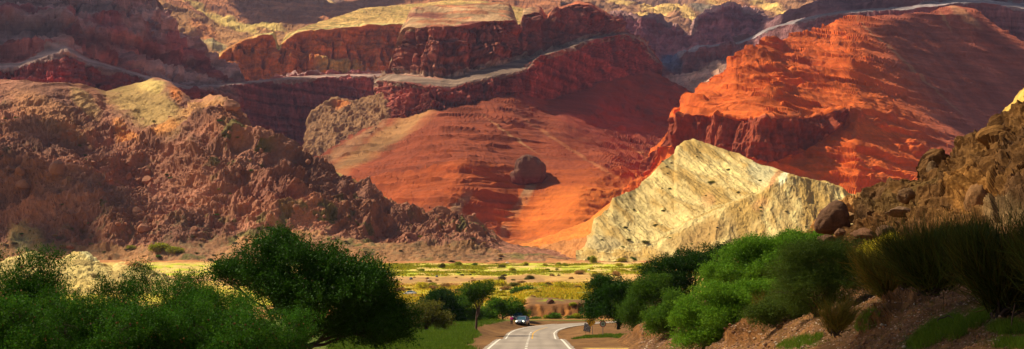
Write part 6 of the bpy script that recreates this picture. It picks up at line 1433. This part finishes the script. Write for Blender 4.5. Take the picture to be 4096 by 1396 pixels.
# ================================================================ clouds (well above the frame) and the air
M_CLOUD, nt = mat_new("cloud_white"); N = nt.nodes.new
p = N("ShaderNodeBsdfPrincipled"); o_ = N("ShaderNodeOutputMaterial"); p.inputs["Base Color"].default_value = (.9, .9, .9, 1); p.inputs["Roughness"].default_value = 1
nt.links.new(p.outputs[0], o_.inputs[0])
def unit_ico():
    bm = bmesh.new(); bmesh.ops.create_icosphere(bm, subdivisions=3, radius=1)
    V = np.array([v.co[:] for v in bm.verts]); Fq = np.array([[v.index for v in f.verts] for f in bm.faces]); bm.free()
    return V, Fq
ICO = unit_ico()
bm = bmesh.new(); bmesh.ops.create_icosphere(bm, subdivisions=2, radius=1)
ICO2 = (np.array([v.co[:] for v in bm.verts]), np.array([[v.index for v in f.verts] for f in bm.faces])); bm.free()
def cloud(pts, H, r, seed, dens=1.0, ICO=ICO):
    """pts: ground points (world) that lie under the cloud's shadow; the cloud hangs where the sun's rays to them pass"""
    rng = np.random.default_rng(seed); s = np.array(SUN)
    P = np.array([q + s * ((H - q[2]) / s[2]) for q in pts])[:, :2]
    lo, hi = P.min(0), P.max(0)
    n = len(P)
    def inside(q):
        c = False
        for i in range(n):
            a, b = P[i], P[(i + 1) % n]
            if (a[1] > q[1]) != (b[1] > q[1]) and q[0] < (b[0] - a[0]) * (q[1] - a[1]) / (b[1] - a[1]) + a[0]: c = not c
        return c
    parts = []
    st = r * .75
    for x in np.arange(lo[0], hi[0] + st, st):
        for y in np.arange(lo[1], hi[1] + st, st):
            q = np.array([x, y]) + rng.uniform(-.4, .4, 2) * st
            if not inside(q) or rng.random() > dens: continue
            rr = r * rng.uniform(.5, 1.05)
            V = ICO[0] * rr
            V = V * (1 + .28 * fbm(V[:, 0] + q[0], V[:, 1] + q[1], V[:, 2], rr * .6, 3, seed=seed))[:, None]
            V[:, 2] *= .7
            parts.append((V + np.array([q[0], q[1], H + rng.uniform(-.2, .5) * r]), ICO[1]))
    V, Fq = join(parts)
    o = link("cloud", new_mesh("cloud", V, Fq, None, True), mat=M_CLOUD); o["kind"] = "structure"
def cpts(l): return [W(*q) for q in l]
CH = 1500
# shade over the left mountain and the wall below it
cloud(cpts([(-60, 95, 1560), (60, 90, 1600), (140, 95, 1650), (190, 100, 1760), (290, 120, 2050), (392, 125, 2250), (392, 78, 2320), (290, 79, 2140), (245, 80, 2120), (215, 58, 2200), (175, 20, 2100), (150, -5, 2000), (120, -60, 1950), (-60, -60, 1900)]), CH, 80, 1)
# over the middle mesa of the side canyon and behind
cloud(cpts([(640, 85, 2550), (690, 95, 2480), (735, 60, 2600), (790, 42, 2700), (830, 22, 2350), (960, 8, 2400), (1100, 30, 2400), (1100, -10, 2700), (820, 2, 2650), (770, 6, 2800), (732, 0, 2800), (696, 8, 2800), (672, 28, 2800), (640, 20, 2750)]), CH, 60, 2)
# over the upper right of the red mountain
cloud(cpts([(868, 25, 2100), (905, 70, 1900), (935, 115, 1780), (970, 160, 1700), (1040, 175, 1660), (1120, 120, 1750), (1030, 50, 2100), (985, 26, 2200), (950, 30, 2200), (925, 22, 2200)]), CH, 11, 3, .62, ICO2)
# over the far-left slope
cloud(cpts([(240, 4, 3500), (290, 20, 3600), (380, 4, 4000), (380, -30, 4200), (230, -40, 4200)]), CH + 300, 90, 4)
# over the left shoulder of the rocky hill
cloud(cpts([(-60, 130, 1050), (40, 130, 1050), (90, 165, 980), (120, 215, 900), (60, 235, 900), (-60, 240, 900)]), CH, 26, 5, .30)
# over the near slope and rock at the right
cloud(cpts([(880, 290, 62), (1100, 250, 60), (1600, 200, 50), (2400, 900, 10), (1000, 420, 22), (800, 380, 46), (790, 330, 62), (830, 322, 64)]), 700, 9, 6, .8)
# over the near bushes at the left
# ---- the air itself
hv, nt = mat_new("air"); N = nt.nodes.new
pv = N("ShaderNodeVolumePrincipled"); o_ = N("ShaderNodeOutputMaterial")
pv.inputs["Color"].default_value = (0.60, 0.62, 1.0, 1); pv.inputs["Density"].default_value = 2.8e-5; pv.inputs["Anisotropy"].default_value = 0.2
nt.links.new(pv.outputs[0], o_.inputs["Volume"])
bm = bmesh.new(); bmesh.ops.create_cube(bm, size=1)
for v in bm.verts: v.co = Vector((v.co.x * 30000, 19400 + v.co.y * 39200, 0))
me = bpy.data.meshes.new("haze")
zs = (-12.0, 1330.0)
for v in bm.verts: pass
bm.free()
bm = bmesh.new(); bmesh.ops.create_cube(bm, size=1)
for v in bm.verts: v.co = Vector((v.co.x * 60000, 19000 + v.co.y * 39000, (zs[0] + zs[1]) / 2 + v.co.z * (zs[1] - zs[0])))
bm.to_mesh(me); bm.free()
hz = link("haze", me, mat=hv); hz["kind"] = "stuff"
